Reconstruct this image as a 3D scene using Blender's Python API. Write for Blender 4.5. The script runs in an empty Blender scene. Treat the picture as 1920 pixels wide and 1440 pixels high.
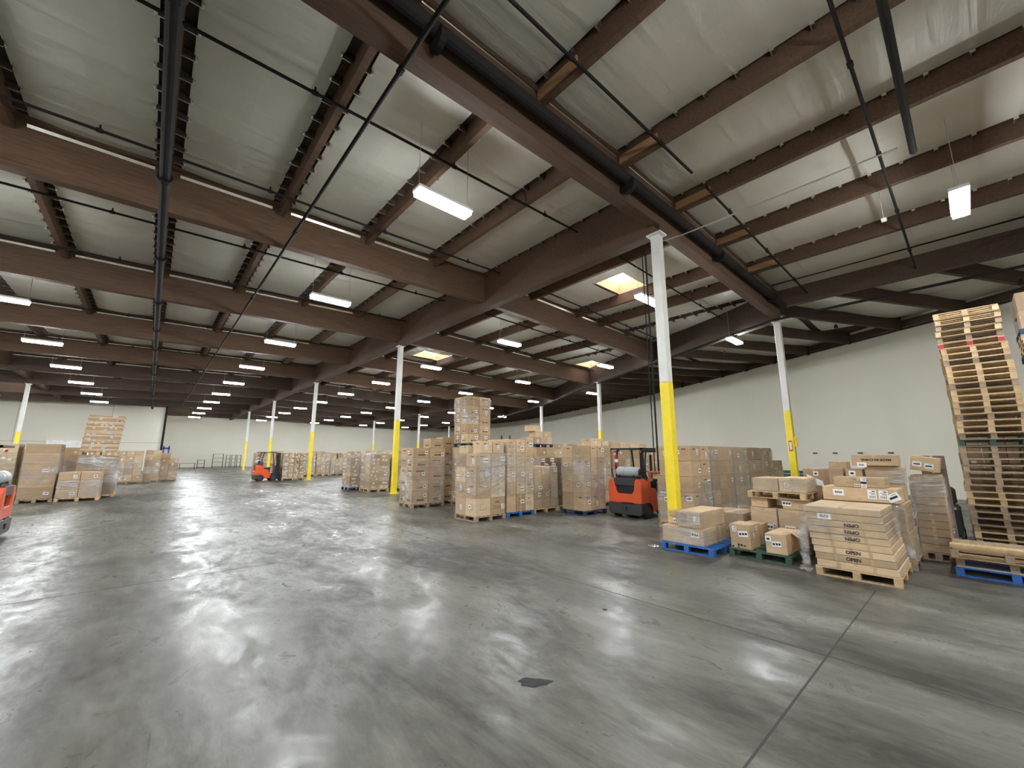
import bpy, bmesh, math, random
from mathutils import Vector, Matrix
random.seed(7)
R = random.Random(11)
sc = bpy.context.scene
COL = sc.collection

# ------------------------------------------------------------------ camera, world, exposure
CAM_H, PITCH, YAW = 1.889, 0.1741, 0.7233
cd = bpy.data.cameras.new('camera'); cam = bpy.data.objects.new('camera', cd); COL.objects.link(cam)
cd.sensor_fit = 'HORIZONTAL'; cd.sensor_width = 36.0; cd.lens = 757.5 / 1920 * 36.0
cd.clip_start = 0.05; cd.clip_end = 300
cam.location = (0, 0, CAM_H); cam.rotation_euler = (math.pi / 2 + PITCH, 0, -YAW)
sc.camera = cam
w = bpy.data.worlds.new('daylight'); sc.world = w; w.use_nodes = True
w.node_tree.nodes['Background'].inputs[0].default_value = (0.93, 0.97, 1.0, 1)
w.node_tree.nodes['Background'].inputs[1].default_value = 6.0
sc.view_settings.view_transform = 'Standard'; sc.view_settings.look = 'None'
sc.view_settings.gamma = 1.0; sc.view_settings.exposure = 0.0
sc.view_settings.use_curve_mapping = False
LAMP = 215.0
try:
    sc.cycles.max_bounces = 8; sc.cycles.diffuse_bounces = 5; sc.cycles.glossy_bounces = 3
    sc.cycles.transparent_max_bounces = 24; sc.cycles.sample_clamp_indirect = 30
    sc.cycles.caustics_reflective = False; sc.cycles.caustics_refractive = False
except Exception: pass

# ------------------------------------------------------------------ materials
def new_mat(name):
    m = bpy.data.materials.new(name); m.use_nodes = True
    return m, m.node_tree.nodes, m.node_tree.links, m.node_tree.nodes['Principled BSDF']
def N(nt, t, **k):
    n = nt.new(t)
    for a, b in k.items(): setattr(n, a, b)
    return n
def coords(nt, ln, scale=(1, 1, 1), kind='Object', rot=(0, 0, 0)):
    tc = N(nt, 'ShaderNodeTexCoord'); mp = N(nt, 'ShaderNodeMapping')
    mp.inputs['Scale'].default_value = scale; mp.inputs['Rotation'].default_value = rot
    ln.new(tc.outputs[kind], mp.inputs[0]); return mp.outputs[0]
def noise(nt, ln, vec, scale, detail=4, rough=.6, dist=0):
    n = N(nt, 'ShaderNodeTexNoise'); n.inputs['Scale'].default_value = scale
    n.inputs['Detail'].default_value = detail; n.inputs['Roughness'].default_value = rough
    n.inputs['Distortion'].default_value = dist
    ln.new(vec, n.inputs['Vector']); return n.outputs['Fac']
def ramp(nt, ln, fac, stops):
    r = N(nt, 'ShaderNodeValToRGB'); e = r.color_ramp.elements
    while len(e) < len(stops): e.new(.5)
    for x, (p, c) in zip(e, stops):
        x.position = p; x.color = (*c, 1) if len(c) == 3 else c
    ln.new(fac, r.inputs[0]); return r.outputs[0]
def bump(nt, ln, fac, bs, strength=.3, dist=.01, prev=None):
    b = N(nt, 'ShaderNodeBump'); b.inputs['Strength'].default_value = strength; b.inputs['Distance'].default_value = dist
    ln.new(fac, b.inputs['Height'])
    if prev is not None: ln.new(prev, b.inputs['Normal'])
    ln.new(b.outputs[0], bs.inputs['Normal']); return b.outputs[0]
def flat(name, c, rough=.6, metal=0.0, var=.12, scale=3.0, spec=.5):
    m, nt, ln, bs = new_mat(name)
    v = coords(nt, ln); f = noise(nt, ln, v, scale)
    a = tuple(max(0, x * (1 - var)) for x in c); b = tuple(min(1, x * (1 + var)) for x in c)
    ln.new(ramp(nt, ln, f, [(.3, a), (.7, b)]), bs.inputs['Base Color'])
    bs.inputs['Roughness'].default_value = rough; bs.inputs['Metallic'].default_value = metal
    bs.inputs['Specular IOR Level'].default_value = spec
    return m
def wood(name, c1, c2, rough=.75, scale=(1, 14, 14), spec=.3):
    m, nt, ln, bs = new_mat(name)
    v = coords(nt, ln, scale); f = noise(nt, ln, v, 1.6, 6, .65, .4)
    oi = N(nt, 'ShaderNodeObjectInfo')
    col = ramp(nt, ln, f, [(.28, c1), (.72, c2)])
    hs = N(nt, 'ShaderNodeHueSaturation')
    mr = N(nt, 'ShaderNodeMapRange'); mr.inputs['To Min'].default_value = .78; mr.inputs['To Max'].default_value = 1.16
    ln.new(oi.outputs['Random'], mr.inputs['Value']); ln.new(mr.outputs[0], hs.inputs['Value'])
    ln.new(col, hs.inputs['Color']); ln.new(hs.outputs[0], bs.inputs['Base Color'])
    bs.inputs['Roughness'].default_value = rough; bs.inputs['Specular IOR Level'].default_value = spec
    bump(nt, ln, f, bs, .25, .004)
    return m
def concrete():
    m, nt, ln, bs = new_mat('polished_concrete')
    v = coords(nt, ln); vs = coords(nt, ln, (1.0, .35, 1), rot=(0, 0, .5))
    a = noise(nt, ln, vs, .9, 8, .68, .6); b = noise(nt, ln, v, .22, 4, .55, .3); c = noise(nt, ln, vs, 7, 6, .7, .5)
    m1 = N(nt, 'ShaderNodeMath', operation='MULTIPLY_ADD'); m1.inputs[1].default_value = .5; ln.new(a, m1.inputs[0])
    m2 = N(nt, 'ShaderNodeMath', operation='MULTIPLY'); m2.inputs[1].default_value = .34; ln.new(b, m2.inputs[0]); ln.new(m2.outputs[0], m1.inputs[2])
    m3 = N(nt, 'ShaderNodeMath', operation='MULTIPLY_ADD'); m3.inputs[1].default_value = .16; ln.new(c, m3.inputs[0]); ln.new(m1.outputs[0], m3.inputs[2])
    col = ramp(nt, ln, m3.outputs[0], [(.41, (.046, .042, .034)), (.475, (.092, .087, .072)), (.53, (.138, .132, .114)), (.59, (.205, .199, .175))])
    # dark scuffs and tyre marks
    vv = coords(nt, ln, (6, .55, 1), rot=(0, 0, .75)); s = noise(nt, ln, vv, 1.3, 7, .72, 1.2)
    sm = ramp(nt, ln, s, [(.60, (1, 1, 1)), (.70, (.52, .5, .47))])
    mx = N(nt, 'ShaderNodeMix', data_type='RGBA', blend_type='MULTIPLY'); mx.inputs[0].default_value = .8
    ln.new(col, mx.inputs[6]); ln.new(sm, mx.inputs[7]); ln.new(mx.outputs[2], bs.inputs['Base Color'])
    v7 = coords(nt, ln, (1, .6, 1), rot=(0, 0, .9)); d = noise(nt, ln, v7, 3.2, 8, .75, .8)
    m4 = N(nt, 'ShaderNodeMath', operation='MULTIPLY'); m4.inputs[1].default_value = .5; ln.new(d, m4.inputs[0])
    m5 = N(nt, 'ShaderNodeMath', operation='MULTIPLY_ADD'); m5.inputs[1].default_value = .5; ln.new(m3.outputs[0], m5.inputs[0]); ln.new(m4.outputs[0], m5.inputs[2])
    rr = ramp(nt, ln, m5.outputs[0], [(.36, (.62,) * 3), (.47, (.44,) * 3), (.53, (.31,) * 3), (.61, (.19,) * 3)])
    ln.new(rr, bs.inputs['Roughness']); bs.inputs['Specular IOR Level'].default_value = .2
    vb = coords(nt, ln, (1, 1, 1)); n1 = noise(nt, ln, vb, 1.6, 3, .5, .2)
    p = bump(nt, ln, n1, bs, .10, .03); bump(nt, ln, d, bs, .14, .008, p)
    return m
def foil():
    m, nt, ln, bs = new_mat('insulation_facing')
    v = coords(nt, ln, (.5, 2.6, 1)); f = noise(nt, ln, v, 1.3, 5, .55, .6)
    v2 = coords(nt, ln); g = noise(nt, ln, v2, .35, 3, .5)
    ln.new(ramp(nt, ln, g, [(.3, (.58, .56, .49)), (.7, (.70, .68, .60))]), bs.inputs['Base Color'])
    bs.inputs['Roughness'].default_value = .45; bs.inputs['Metallic'].default_value = .12
    wv = N(nt, 'ShaderNodeTexWave', wave_type='BANDS', bands_direction='Y'); wv.inputs['Scale'].default_value = .52
    wv.inputs['Distortion'].default_value = 1.2; wv.inputs['Detail'].default_value = 2; wv.inputs['Detail Scale'].default_value = .6
    ln.new(v2, wv.inputs['Vector'])
    pw = N(nt, 'ShaderNodeMath', operation='POWER'); pw.inputs[1].default_value = 6; ln.new(wv.outputs['Fac'], pw.inputs[0])
    p = bump(nt, ln, f, bs, .45, .06); bump(nt, ln, pw.outputs[0], bs, .22, .04, p)
    return m
def cardboard(name, c, dark=False):
    m, nt, ln, bs = new_mat(name)
    v = coords(nt, ln, (1, 1, 3)); f = noise(nt, ln, v, 3.0, 5, .6)
    oi = N(nt, 'ShaderNodeObjectInfo')
    a = tuple(x * .86 for x in c); b = tuple(x * 1.1 for x in c)
    hs = N(nt, 'ShaderNodeHueSaturation')
    mr = N(nt, 'ShaderNodeMapRange'); mr.inputs['To Min'].default_value = .82; mr.inputs['To Max'].default_value = 1.14
    ln.new(oi.outputs['Random'], mr.inputs['Value']); ln.new(mr.outputs[0], hs.inputs['Value'])
    ln.new(ramp(nt, ln, f, [(.3, a), (.7, b)]), hs.inputs['Color']); ln.new(hs.outputs[0], bs.inputs['Base Color'])
    bs.inputs['Roughness'].default_value = .72; bs.inputs['Specular IOR Level'].default_value = .25
    v2 = coords(nt, ln, (1, 1, 1)); g = noise(nt, ln, v2, 2.2, 3, .5); bump(nt, ln, g, bs, .35, .02)
    return m
def film(name='stretch_film', amt=.62):
    m, nt, ln, bs = new_mat(name)
    nt.remove(bs); out = nt['Material Output']
    v = coords(nt, ln, (1.0, 1.0, 10), rot=(.22, .15, 0)); f = noise(nt, ln, v, 2.4, 8, .72, 1.2)
    v2 = coords(nt, ln, (1, 1, 1)); g = noise(nt, ln, v2, 1.3, 3, .5, .3)
    ad = N(nt, 'ShaderNodeMath', operation='MULTIPLY'); ln.new(f, ad.inputs[0]); ln.new(g, ad.inputs[1])
    fac = ramp(nt, ln, ad.outputs[0], [(.18, (.035,) * 3), (.27, (amt * .30,) * 3), (.345, (amt,) * 3)])
    tr = N(nt, 'ShaderNodeBsdfTransparent'); tr.inputs[0].default_value = (.97, .97, .97, 1)
    gl = N(nt, 'ShaderNodeBsdfGlossy'); gl.inputs['Roughness'].default_value = .12; gl.inputs[0].default_value = (.95, .95, .95, 1)
    df = N(nt, 'ShaderNodeBsdfDiffuse'); df.inputs[0].default_value = (.9, .88, .84, 1)
    b = N(nt, 'ShaderNodeBump'); b.inputs['Strength'].default_value = .9; b.inputs['Distance'].default_value = .05
    ln.new(f, b.inputs['Height']); ln.new(b.outputs[0], gl.inputs['Normal']); ln.new(b.outputs[0], df.inputs['Normal'])
    m1 = N(nt, 'ShaderNodeMixShader'); m1.inputs[0].default_value = .35; ln.new(gl.outputs[0], m1.inputs[1]); ln.new(df.outputs[0], m1.inputs[2])
    m2 = N(nt, 'ShaderNodeMixShader'); ln.new(fac, m2.inputs[0]); ln.new(tr.outputs[0], m2.inputs[1]); ln.new(m1.outputs[0], m2.inputs[2])
    ln.new(m2.outputs[0], out.inputs[0]); return m
def emit(name, c, s):
    m, nt, ln, bs = new_mat(name)
    bs.inputs['Base Color'].default_value = (*c, 1); bs.inputs['Emission Color'].default_value = (*c, 1); bs.inputs['Emission Strength'].default_value = s
    return m

M = {}
M['floor'] = concrete()
M['joint'] = flat('joint_filler', (.035, .033, .03), .8)
M['patch'] = flat('dark_patch', (.04, .04, .043), .75, var=.25, scale=8, spec=.15)
M['wall'] = flat('painted_wall', (.72, .685, .585), .85, var=.035, scale=.25, spec=.2)
M['seam'] = flat('wall_seam', (.30, .29, .26), .8)
M['beam'] = wood('glulam_wood', (.095, .055, .034), (.168, .101, .064))
M['deck'] = wood('deck_wood', (.045, .032, .023), (.08, .055, .04))
M['darkshadebeam'] = wood('dark_and_shaded_wood', (.062, .042, .030), (.105, .072, .052))  # dark rafters and ledgers; also far beams with the roof's dimness painted in
M['patchwood'] = wood('new_wood', (.33, .18, .09), (.46, .27, .15))
M['well'] = flat('skylight_lining', (.75, .42, .22), .7)
M['foil'] = foil()
M['shiny'] = flat('shiny_foil', (.85, .82, .76), .22, .85, .05)
M['pipe'] = flat('black_pipe', (.022, .019, .018), .75, spec=.15)
M['steel'] = flat('galvanised_steel', (.55, .55, .54), .35, .8)
M['white'] = flat('white_paint', (.74, .73, .69), .5, var=.05)
M['yellow'] = flat('yellow_paint', (.92, .72, .03), .42, var=.07)
M['lamp'] = emit('lamp_diffuser', (.93, .97, 1.0), LAMP)
M['housing'] = flat('lamp_housing', (.75, .75, .75), .5)
M['card'] = [cardboard('cardboard_tan', (.52, .375, .235)), cardboard('cardboard_light', (.60, .45, .295)), cardboard('cardboard_brown', (.43, .305, .185))]
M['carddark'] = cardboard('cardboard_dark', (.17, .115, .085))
M['cardyellow'] = cardboard('cardboard_yellow', (.55, .40, .17))
M['tape'] = flat('packing_tape', (.50, .35, .20), .3, spec=.6)
M['print'] = flat('dark_print', (.12, .072, .042), .7)
M['ink'] = flat('black_ink', (.012, .012, .014), .6)
M['paper'] = flat('label_paper', (.80, .80, .80), .55, var=.03)
M['film'] = film()
M['filmheavy'] = film('bunched_film', amt=.92)
M['palwood'] = wood('pallet_wood', (.46, .315, .165), (.66, .49, .29))
M['palgrey'] = wood('weathered_pallet_wood', (.27, .19, .125), (.42, .32, .22))
M['palblue'] = flat('blue_pallet_paint', (.025, .13, .42), .6, var=.3, scale=6)
M['paldblue'] = flat('dark_blue_paint', (.02, .045, .13), .6, var=.3, scale=6)
M['palgreen'] = flat('green_pallet_paint', (.035, .085, .06), .65, var=.4, scale=8)
M['palred'] = flat('red_paint', (.45, .03, .05), .6)
M['orange'] = flat('orange_paint', (.78, .11, .035), .32, var=.05)
M['dgrey'] = flat('dark_grey_plastic', (.04, .042, .045), .45)
M['black'] = flat('black_metal', (.012, .012, .013), .45)
M['rubber'] = flat('tyre_rubber', (.02, .02, .02), .8)
M['tank'] = flat('grey_tank_paint', (.42, .46, .48), .3, var=.06)
M['red'] = flat('red_plastic', (.5, .015, .02), .4)
M['seatgrey'] = flat('grey_seat_cover', (.4, .42, .45), .7)
M['rust'] = flat('rusty_iron', (.22, .06, .03), .7)
M['rackgreen'] = flat('green_rack_paint', (.01, .075, .055), .5)
M['bluepaint'] = flat('blue_machine_paint', (.02, .06, .35), .45)
M['dock'] = flat('plywood_white', (.8, .8, .78), .6)

# ------------------------------------------------------------------ helpers
class MB:
    def __init__(s): s.v = []; s.f = []; s.m = []
    def box(s, x0, y0, z0, x1, y1, z1, m=0, mat=None):
        i = len(s.v)
        for z in (z0, z1):
            for x, y in ((x0, y0), (x1, y0), (x1, y1), (x0, y1)):
                p = (x, y, z)
                s.v.append(tuple(mat @ Vector(p)) if mat else p)
        for q in ((0, 3, 2, 1), (4, 5, 6, 7), (0, 1, 5, 4), (1, 2, 6, 5), (2, 3, 7, 6), (3, 0, 4, 7)):
            s.f.append(tuple(i + k for k in q)); s.m.append(m)
        return s
    def quad(s, ps, m=0):
        i = len(s.v); s.v += [tuple(p) for p in ps]; s.f.append(tuple(range(i, i + len(ps)))); s.m.append(m); return s
    def prism(s, pts, axis, a, b, m=0):
        # 2-D outline extruded along an axis; pts in the other two axes
        def P(u, v, t): return {'x': (t, u, v), 'y': (u, t, v), 'z': (u, v, t)}[axis]
        i = len(s.v); n = len(pts)
        s.v += [P(u, v, a) for u, v in pts] + [P(u, v, b) for u, v in pts]
        s.f.append(tuple(i + k for k in range(n))); s.m.append(m)
        s.f.append(tuple(i + n + k for k in reversed(range(n)))); s.m.append(m)
        for k in range(n):
            s.f.append((i + k, i + n + k, i + n + (k + 1) % n, i + (k + 1) % n)); s.m.append(m)
        return s
    def tube(s, p, q, r, n=10, m=0, r2=None):
        p, q = Vector(p), Vector(q); d = (q - p).normalized(); r2 = r if r2 is None else r2
        u = d.orthogonal().normalized(); w_ = d.cross(u); i = len(s.v)
        for c, rr in ((p, r), (q, r2)):
            for k in range(n):
                a = 2 * math.pi * k / n; s.v.append(tuple(c + u * math.cos(a) * rr + w_ * math.sin(a) * rr))
        for k in range(n):
            s.f.append((i + k, i + (k + 1) % n, i + n + (k + 1) % n, i + n + k)); s.m.append(m)
        s.f.append(tuple(i + k for k in reversed(range(n)))); s.m.append(m)
        s.f.append(tuple(i + n + k for k in range(n))); s.m.append(m)
        return s
    def path(s, pts, r, n=8, m=0):
        for a, b in zip(pts, pts[1:]): s.tube(a, b, r, n, m)
        return s
    def mesh(s, name, mats, bevel=0, smooth=False):
        me = bpy.data.meshes.new(name); me.from_pydata(s.v, [], s.f)
        for x in mats: me.materials.append(x)
        me.polygons.foreach_set('material_index', s.m)
        bm = bmesh.new(); bm.from_mesh(me)
        bmesh.ops.recalc_face_normals(bm, faces=bm.faces)
        if bevel: bmesh.ops.bevel(bm, geom=list(bm.edges), offset=bevel, segments=1, affect='EDGES')
        bm.to_mesh(me); bm.free()
        if smooth:
            for p in me.polygons: p.use_smooth = True
        me.update(); return me
    def build(s, name, mats, parent=None, loc=(0, 0, 0), bevel=0, smooth=False):
        if not isinstance(mats, (list, tuple)): mats = [mats]
        return place(s.mesh(name, mats, bevel, smooth), name, parent, loc)
def place(me, name, parent=None, loc=(0, 0, 0), rot=(0, 0, 0)):
    o = bpy.data.objects.new(name, me); COL.objects.link(o)
    o.parent = parent; o.location = loc; o.rotation_euler = rot; return o
def tag(o, label, cat, group=None, kind=None):
    o['label'] = label; o['category'] = cat
    if group: o['group'] = group
    if kind: o['kind'] = kind
    return o
def empty(name, loc=(0, 0, 0), rz=0, label=None, cat=None, group=None):
    o = bpy.data.objects.new(name, None); COL.objects.link(o); o.location = loc; o.rotation_euler = (0, 0, rz)
    if label: tag(o, label, cat, group)
    return o
def dup(o, loc=None, parent=None, rz=None):
    c = o.copy(); COL.objects.link(c); c.parent = parent
    if loc is not None: c.location = loc
    if rz is not None: c.rotation_euler = (0, 0, rz)
    for ch in list(o.children): dup(ch, None, c)
    return c
ORD = 'first second third fourth fifth sixth seventh eighth ninth tenth eleventh twelfth thirteenth fourteenth fifteenth sixteenth seventeenth eighteenth nineteenth twentieth'.split()
TENS = {20: 'twenty', 30: 'thirty'}
def ordw(n):
    if n <= 20: return ORD[n - 1]
    if n % 10 == 0: return {30: 'thirtieth', 40: 'fortieth'}[n]
    return TENS[n // 10 * 10] + '-' + ORD[n % 10 - 1]
def text_mesh(txt, size, bold=.0):
    cu = bpy.data.curves.new('t', 'FONT'); cu.body = txt; cu.size = size; cu.offset = bold
    cu.align_x = 'CENTER'; cu.align_y = 'CENTER'; cu.extrude = .0006
    o = bpy.data.objects.new('t', cu); COL.objects.link(o)
    dg = bpy.context.evaluated_depsgraph_get(); me = bpy.data.meshes.new_from_object(o.evaluated_get(dg))
    bpy.data.objects.remove(o); return me
def text_on_x(txt, size, parent, x, y, z, flip=False, mat=None, name='printed_text', bold=.0, tilt=0):
    """text standing on a face that looks toward -X"""
    me = text_mesh(txt, size, bold); me.materials.clear(); me.materials.append(mat or M['ink'])
    o = place(me, name, parent)
    rot = Matrix.Rotation(-math.pi / 2, 4, 'Z') @ Matrix.Rotation(math.pi / 2, 4, 'X')
    if flip: rot = rot @ Matrix.Rotation(math.pi, 4, 'Z')
    if tilt: rot = rot @ Matrix.Rotation(tilt, 4, 'Z')
    o.matrix_local = Matrix.Translation((x, y, z)) @ rot
    return o

# ------------------------------------------------------------------ the building
PX, PU, BY, BAY, CB = 9.31, 2.44, 4.82, 7.315, -2.44
def zb(x): return 8.45 + .02 * x if x <= PX else max(8.05, 8.636 - .03 * (x - PX))   # underside of the purlins
DK = .42
WALLP = [(19.5, -11), (23.2, -5.0), (26.4, .7), (29.3, 6.0), (33.5, 13.4), (37.7, 21.6), (42.2, 33.6), (46.1, 43.2), (48.7, 53.4), (49.8, 63.6), (50.2, 80.8)]
GIRD = [(19.1, -11), (19.1, 4.82), (24.6, 18.05), (31.46, 30.8), (38.0, 47.0), (40.8, 63.7), (42.0, 80.8)]
BACK, LEFTB, LBX = 80.8, 67.2, .9
XL, YN = -28.0, -11.0
def struct(o, label, cat): return tag(o, label, cat, kind='structure')
def lerp_at(poly, y):
    for (x0, y0), (x1, y1) in zip(poly, poly[1:]):
        if y0 <= y <= y1: return x0 + (x1 - x0) * (y - y0) / (y1 - y0)
    return poly[-1][0] if y > poly[-1][1] else poly[0][0]

f = MB(); f.quad([(XL, YN, 0), (53, YN, 0), (53, BACK + .2, 0), (XL, BACK + .2, 0)])
struct(f.build('floor', M['floor']), 'polished grey concrete floor with scuffs and cut joints', 'floor')
def strip(x0, y0, x1, y1, n, label):
    b = MB(); b.box(x0, y0, -.01, x1, y1, .0015); struct(b.build('trim_%d' % n, M['joint']), label, 'floor joint')
strip(5.06, YN, 5.075, 66, 1, 'long dark cut joint crossing the open floor toward the end wall')
strip(-20, 1.185, 7.9, 1.2, 2, 'short dark cut joint in front of the carton pile marked OPEN')
strip(-20, 8.49, 5.06, 8.5, 3, 'faint dark cut joint across the middle of the open floor')
pt = []
for k in range(26):
    a = k / 26 * 2 * math.pi; r = 1 + .16 * math.sin(3 * a + 1) + .1 * math.sin(7 * a)
    u, v = .135 * r * math.cos(a), .065 * r * math.sin(a)
    pt.append((2.65 + u * .75 + v * .66, 2.72 - u * .66 + v * .75))
tag(MB().prism(pt, 'z', .0005, .003).build('floor_patch', M['patch']), 'dark oval repair patch on the bare concrete floor', 'floor patch')
pt = [(4.45 + .03 * math.cos(a / 12 * 6.283), 3.30 + .03 * math.sin(a / 12 * 6.283)) for a in range(12)]
tag(MB().prism(pt, 'z', .0005, .004).build('floor_anchor', M['patch']), 'small round dark anchor plug set in the floor', 'floor plug')

def wall_run(name, pts, z1, n, label):
    b = MB()
    for (xa, ya), (xb, yb) in zip(pts, pts[1:]):
        d = Vector((xb - xa, yb - ya)).normalized(); nr = Vector((d.y, -d.x)) * .2
        b.prism([(xa, ya), (xb, yb), (xb + nr.x, yb + nr.y), (xa + nr.x, ya + nr.y)], 'z', 0, z1)
    return struct(b.build(name, M['wall']), label, 'wall')
wall_run('wall_right', WALLP, 9.4, 1, 'long curving cream painted side wall behind the cartons')
wall_run('wall_back', [(53, BACK), (LBX, BACK)][::-1], 9.4, 1, 'far cream end wall with carts in front')
for n in ('wall_back',): bpy.data.objects[n].location = (0, .2, 0)
b = MB().box(XL, LEFTB, 0, LBX, LEFTB + .2, 9.4); struct(b.build('wall_left_block', M['wall']), 'cream end wall section standing forward of the rest', 'wall')
b = MB().box(LBX - .2, LEFTB + .2, 0, LBX, BACK + .2, 9.4); struct(b.build('wall_return', M['wall']), 'short cream return wall beside the black corner pipe', 'wall')
b = MB().box(XL - .2, YN, 0, XL, BACK, 9.4); struct(b.build('wall_left', M['wall']), 'cream side wall beyond the open floor', 'wall')
b = MB().box(XL, YN - .2, 0, 53, YN, 9.4); struct(b.build('wall_front', M['wall']), 'cream wall behind the camera', 'wall')
# panel seams on the forward end wall
tn = 4
for x in (-3.9, -11.1):
    struct(MB().box(x, LEFTB - .006, 0, x + .04, LEFTB + .001, 8).build('trim_%d' % tn, M['seam']), 'vertical panel seam in the forward end wall, %s' % ('beside the tall thin stack' if x > -5 else 'near the open floor edge'), 'wall seam'); tn += 1
struct(MB().box(XL, LEFTB - .006, 3.35, LBX, LEFTB + .001, 3.39).build('trim_%d' % tn, M['seam']), 'horizontal panel seam low across the forward end wall', 'wall seam'); tn += 1
# dark ledgers where the roof meets the walls
def ledger(pts, inn, z0, z1, label):
    global tn
    b = MB()
    for (xa, ya), (xb, yb) in zip(pts, pts[1:]):
        d = Vector((xb - xa, yb - ya)).normalized(); nr = Vector((-d.y, d.x)) * inn
        b.prism([(xa, ya), (xb, yb), (xb + nr.x, yb + nr.y), (xa + nr.x, ya + nr.y)], 'z', z0, z1)
        mz = z0 - .1
        b.tube((xa + nr.x * 1.9, ya + nr.y * 1.9, mz), (xb + nr.x * 1.9, yb + nr.y * 1.9, mz), .045, 8, 1)
    struct(b.build('trim_%d' % tn, [M['darkshadebeam'], M['pipe']]), label, 'ledger'); tn += 1
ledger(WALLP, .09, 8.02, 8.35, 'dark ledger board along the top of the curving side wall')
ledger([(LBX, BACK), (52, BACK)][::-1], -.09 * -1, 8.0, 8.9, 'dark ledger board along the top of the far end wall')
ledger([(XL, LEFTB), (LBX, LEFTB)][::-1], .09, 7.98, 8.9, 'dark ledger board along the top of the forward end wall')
tag(MB().path([(LBX + .08, LEFTB - .1, 0.0), (LBX + .08, LEFTB - .1, 8.3)], .11).build('corner_pipe', M['pipe']), 'black vertical pipe at the corner of the forward end wall', 'pipe')

# skylights (openings in the deck)
SKY = [(13.0, 14.75, 8.15, 9.55), (13.2, 15.3, 23.8, 25.8), (23.1, 25.2, 17.3, 19.1), (-10.4, -9.0, 53.4, 56.0), (15.3, 16.9, 40.3, 42.2)]
xs = sorted(set([XL, 53] + [PX + PU * i for i in range(-15, 18)] + [q for s in SKY for q in s[:2]]))
ys = sorted(set([YN, BACK + .2] + [BY + BAY * i for i in range(-2, 11)] + [q for s in SKY for q in s[2:]]))
ce = MB()
for x0, x1 in zip(xs, xs[1:]):
    for y0, y1 in zip(ys, ys[1:]):
        cx, cy = (x0 + x1) / 2, (y0 + y1) / 2
        if any(s[0] < cx < s[1] and s[2] < cy < s[3] for s in SKY): continue
        a, c = zb(x0) + DK, zb(x1) + DK
        ce.quad([(x0, y0, a), (x1, y0, c), (x1, y1, c), (x0, y1, a)], 0)
LX = [PX + PU * i for i in range(-15, 18)]
NX = [4.85 + 2.7 * i for i in range(-12, 9)]
def moved(x, k):
    y0, y1 = BY + BAY * k, BY + BAY * (k + 1)
    for s in SKY:
        if s[0] - .1 < x < s[1] + .1 and s[2] < y1 and s[3] > y0: return s[1] + .06
    return x
def foil_piece(x0, x1, y0, y1, drop=.07):
    z0, z1 = zb(x0) + DK - drop, zb(x1) + DK - drop
    # gently sagging sheet
    nx, ny = 4, max(2, int((y1 - y0) / 1.2)); i0 = len(ce.v)
    for j in range(ny + 1):
        for i in range(nx + 1):
            u, v = i / nx, j / ny
            sag = .05 * math.sin(math.pi * u) + R.uniform(-.008, .008)
            ce.v.append((x0 + (x1 - x0) * u, y0 + (y1 - y0) * v, z0 + (z1 - z0) * u - sag))
    for j in range(ny):
        for i in range(nx):
            q = i0 + j * (nx + 1) + i
            ce.f.append((q, q + 1, q + nx + 2, q + nx + 1)); ce.m.append(1)
def in_roof(x, y): return x < lerp_at(GIRD, y) + .3
for k in range(-2, 11):
    XS, MG = (LX, .23) if k >= 0 else (NX, .14)
    if k >= 0: XS = [moved(x, k) for x in LX]
    for li, x in enumerate(XS[:-1]):
        PW = XS[li + 1] - x
        y0, y1 = BY + BAY * k + .16, BY + BAY * (k + 1) - .16
        if k == -2: y0 = YN
        if y0 > BACK: continue
        y1 = min(y1, BACK)
        x0, x1 = x + MG, x + PW - MG
        yy = (y0 + y1) / 2
        if x0 > lerp_at(WALLP, yy) + 2: continue
        if x0 + 1 > lerp_at(GIRD, yy): x0, x1 = x, x + PW
        hs = [s for s in SKY if s[0] < x1 and s[1] > x0 and s[2] < y1 and s[3] > y0]
        if not hs: foil_piece(x0, x1, y0, y1)
        else:
            s = hs[0]; foil_piece(x0, x1, y0, s[2]); foil_piece(x0, x1, s[3], y1)
            if s[0] - x0 > .1: foil_piece(x0, s[0], s[2], s[3])
            if x1 - s[1] > .1: foil_piece(s[1], x1, s[2], s[3])
        # ends of the sub-purlins with folded metal hangers beside each purlin
        if -16 < x < (22 if k >= 0 else 15) and -1 <= k <= 5 and x0 > x:
            n = 12
            for q in range(n):
                yq = y0 + (y1 - y0) * (q + .5) / n
                if any(s[0] - .4 < x + PW and s[1] + .4 > x and s[2] - .1 < yq < s[3] + .1 for s in SKY): continue
                for xa, xb_, sg in ((x + .05, x + MG + .02, 1), (x + PW - MG - .02, x + PW - .05, -1)):
                    z = zb((xa + xb_) / 2) + DK
                    ce.box(xa, yq - .02, z - .13, xb_, yq + .02, z, 0)
                    tip = xb_ if sg > 0 else xa
                    ce.box(tip - .012 + sg * .03, yq - .035, z - .15, tip + .012 + sg * .03, yq + .035, z - .09, 2)
                    ce.box(min(tip, tip - sg * .2), yq + .016, z - .155, max(tip, tip - sg * .2), yq + .034, z - .125, 2)
        # bright folded edge of the facing along each cross beam
        if k <= 8 and x0 > x and x < 20:
            yb = y1 + .0
            z0, z1 = zb(x0) + DK - .25, zb(x1) + DK - .25
            if abs(x - (PX - PU)) > .1:
                ce.quad([(x0, yb, z0), (x1, yb, z1), (x1, yb + .035, z1 - .07), (x0, yb + .035, z0 - .07)], 2)
struct(ce.build('ceiling', [M['deck'], M['foil'], M['shiny']]), 'low sloped roof deck lined with grey insulation facing', 'ceiling')
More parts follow.
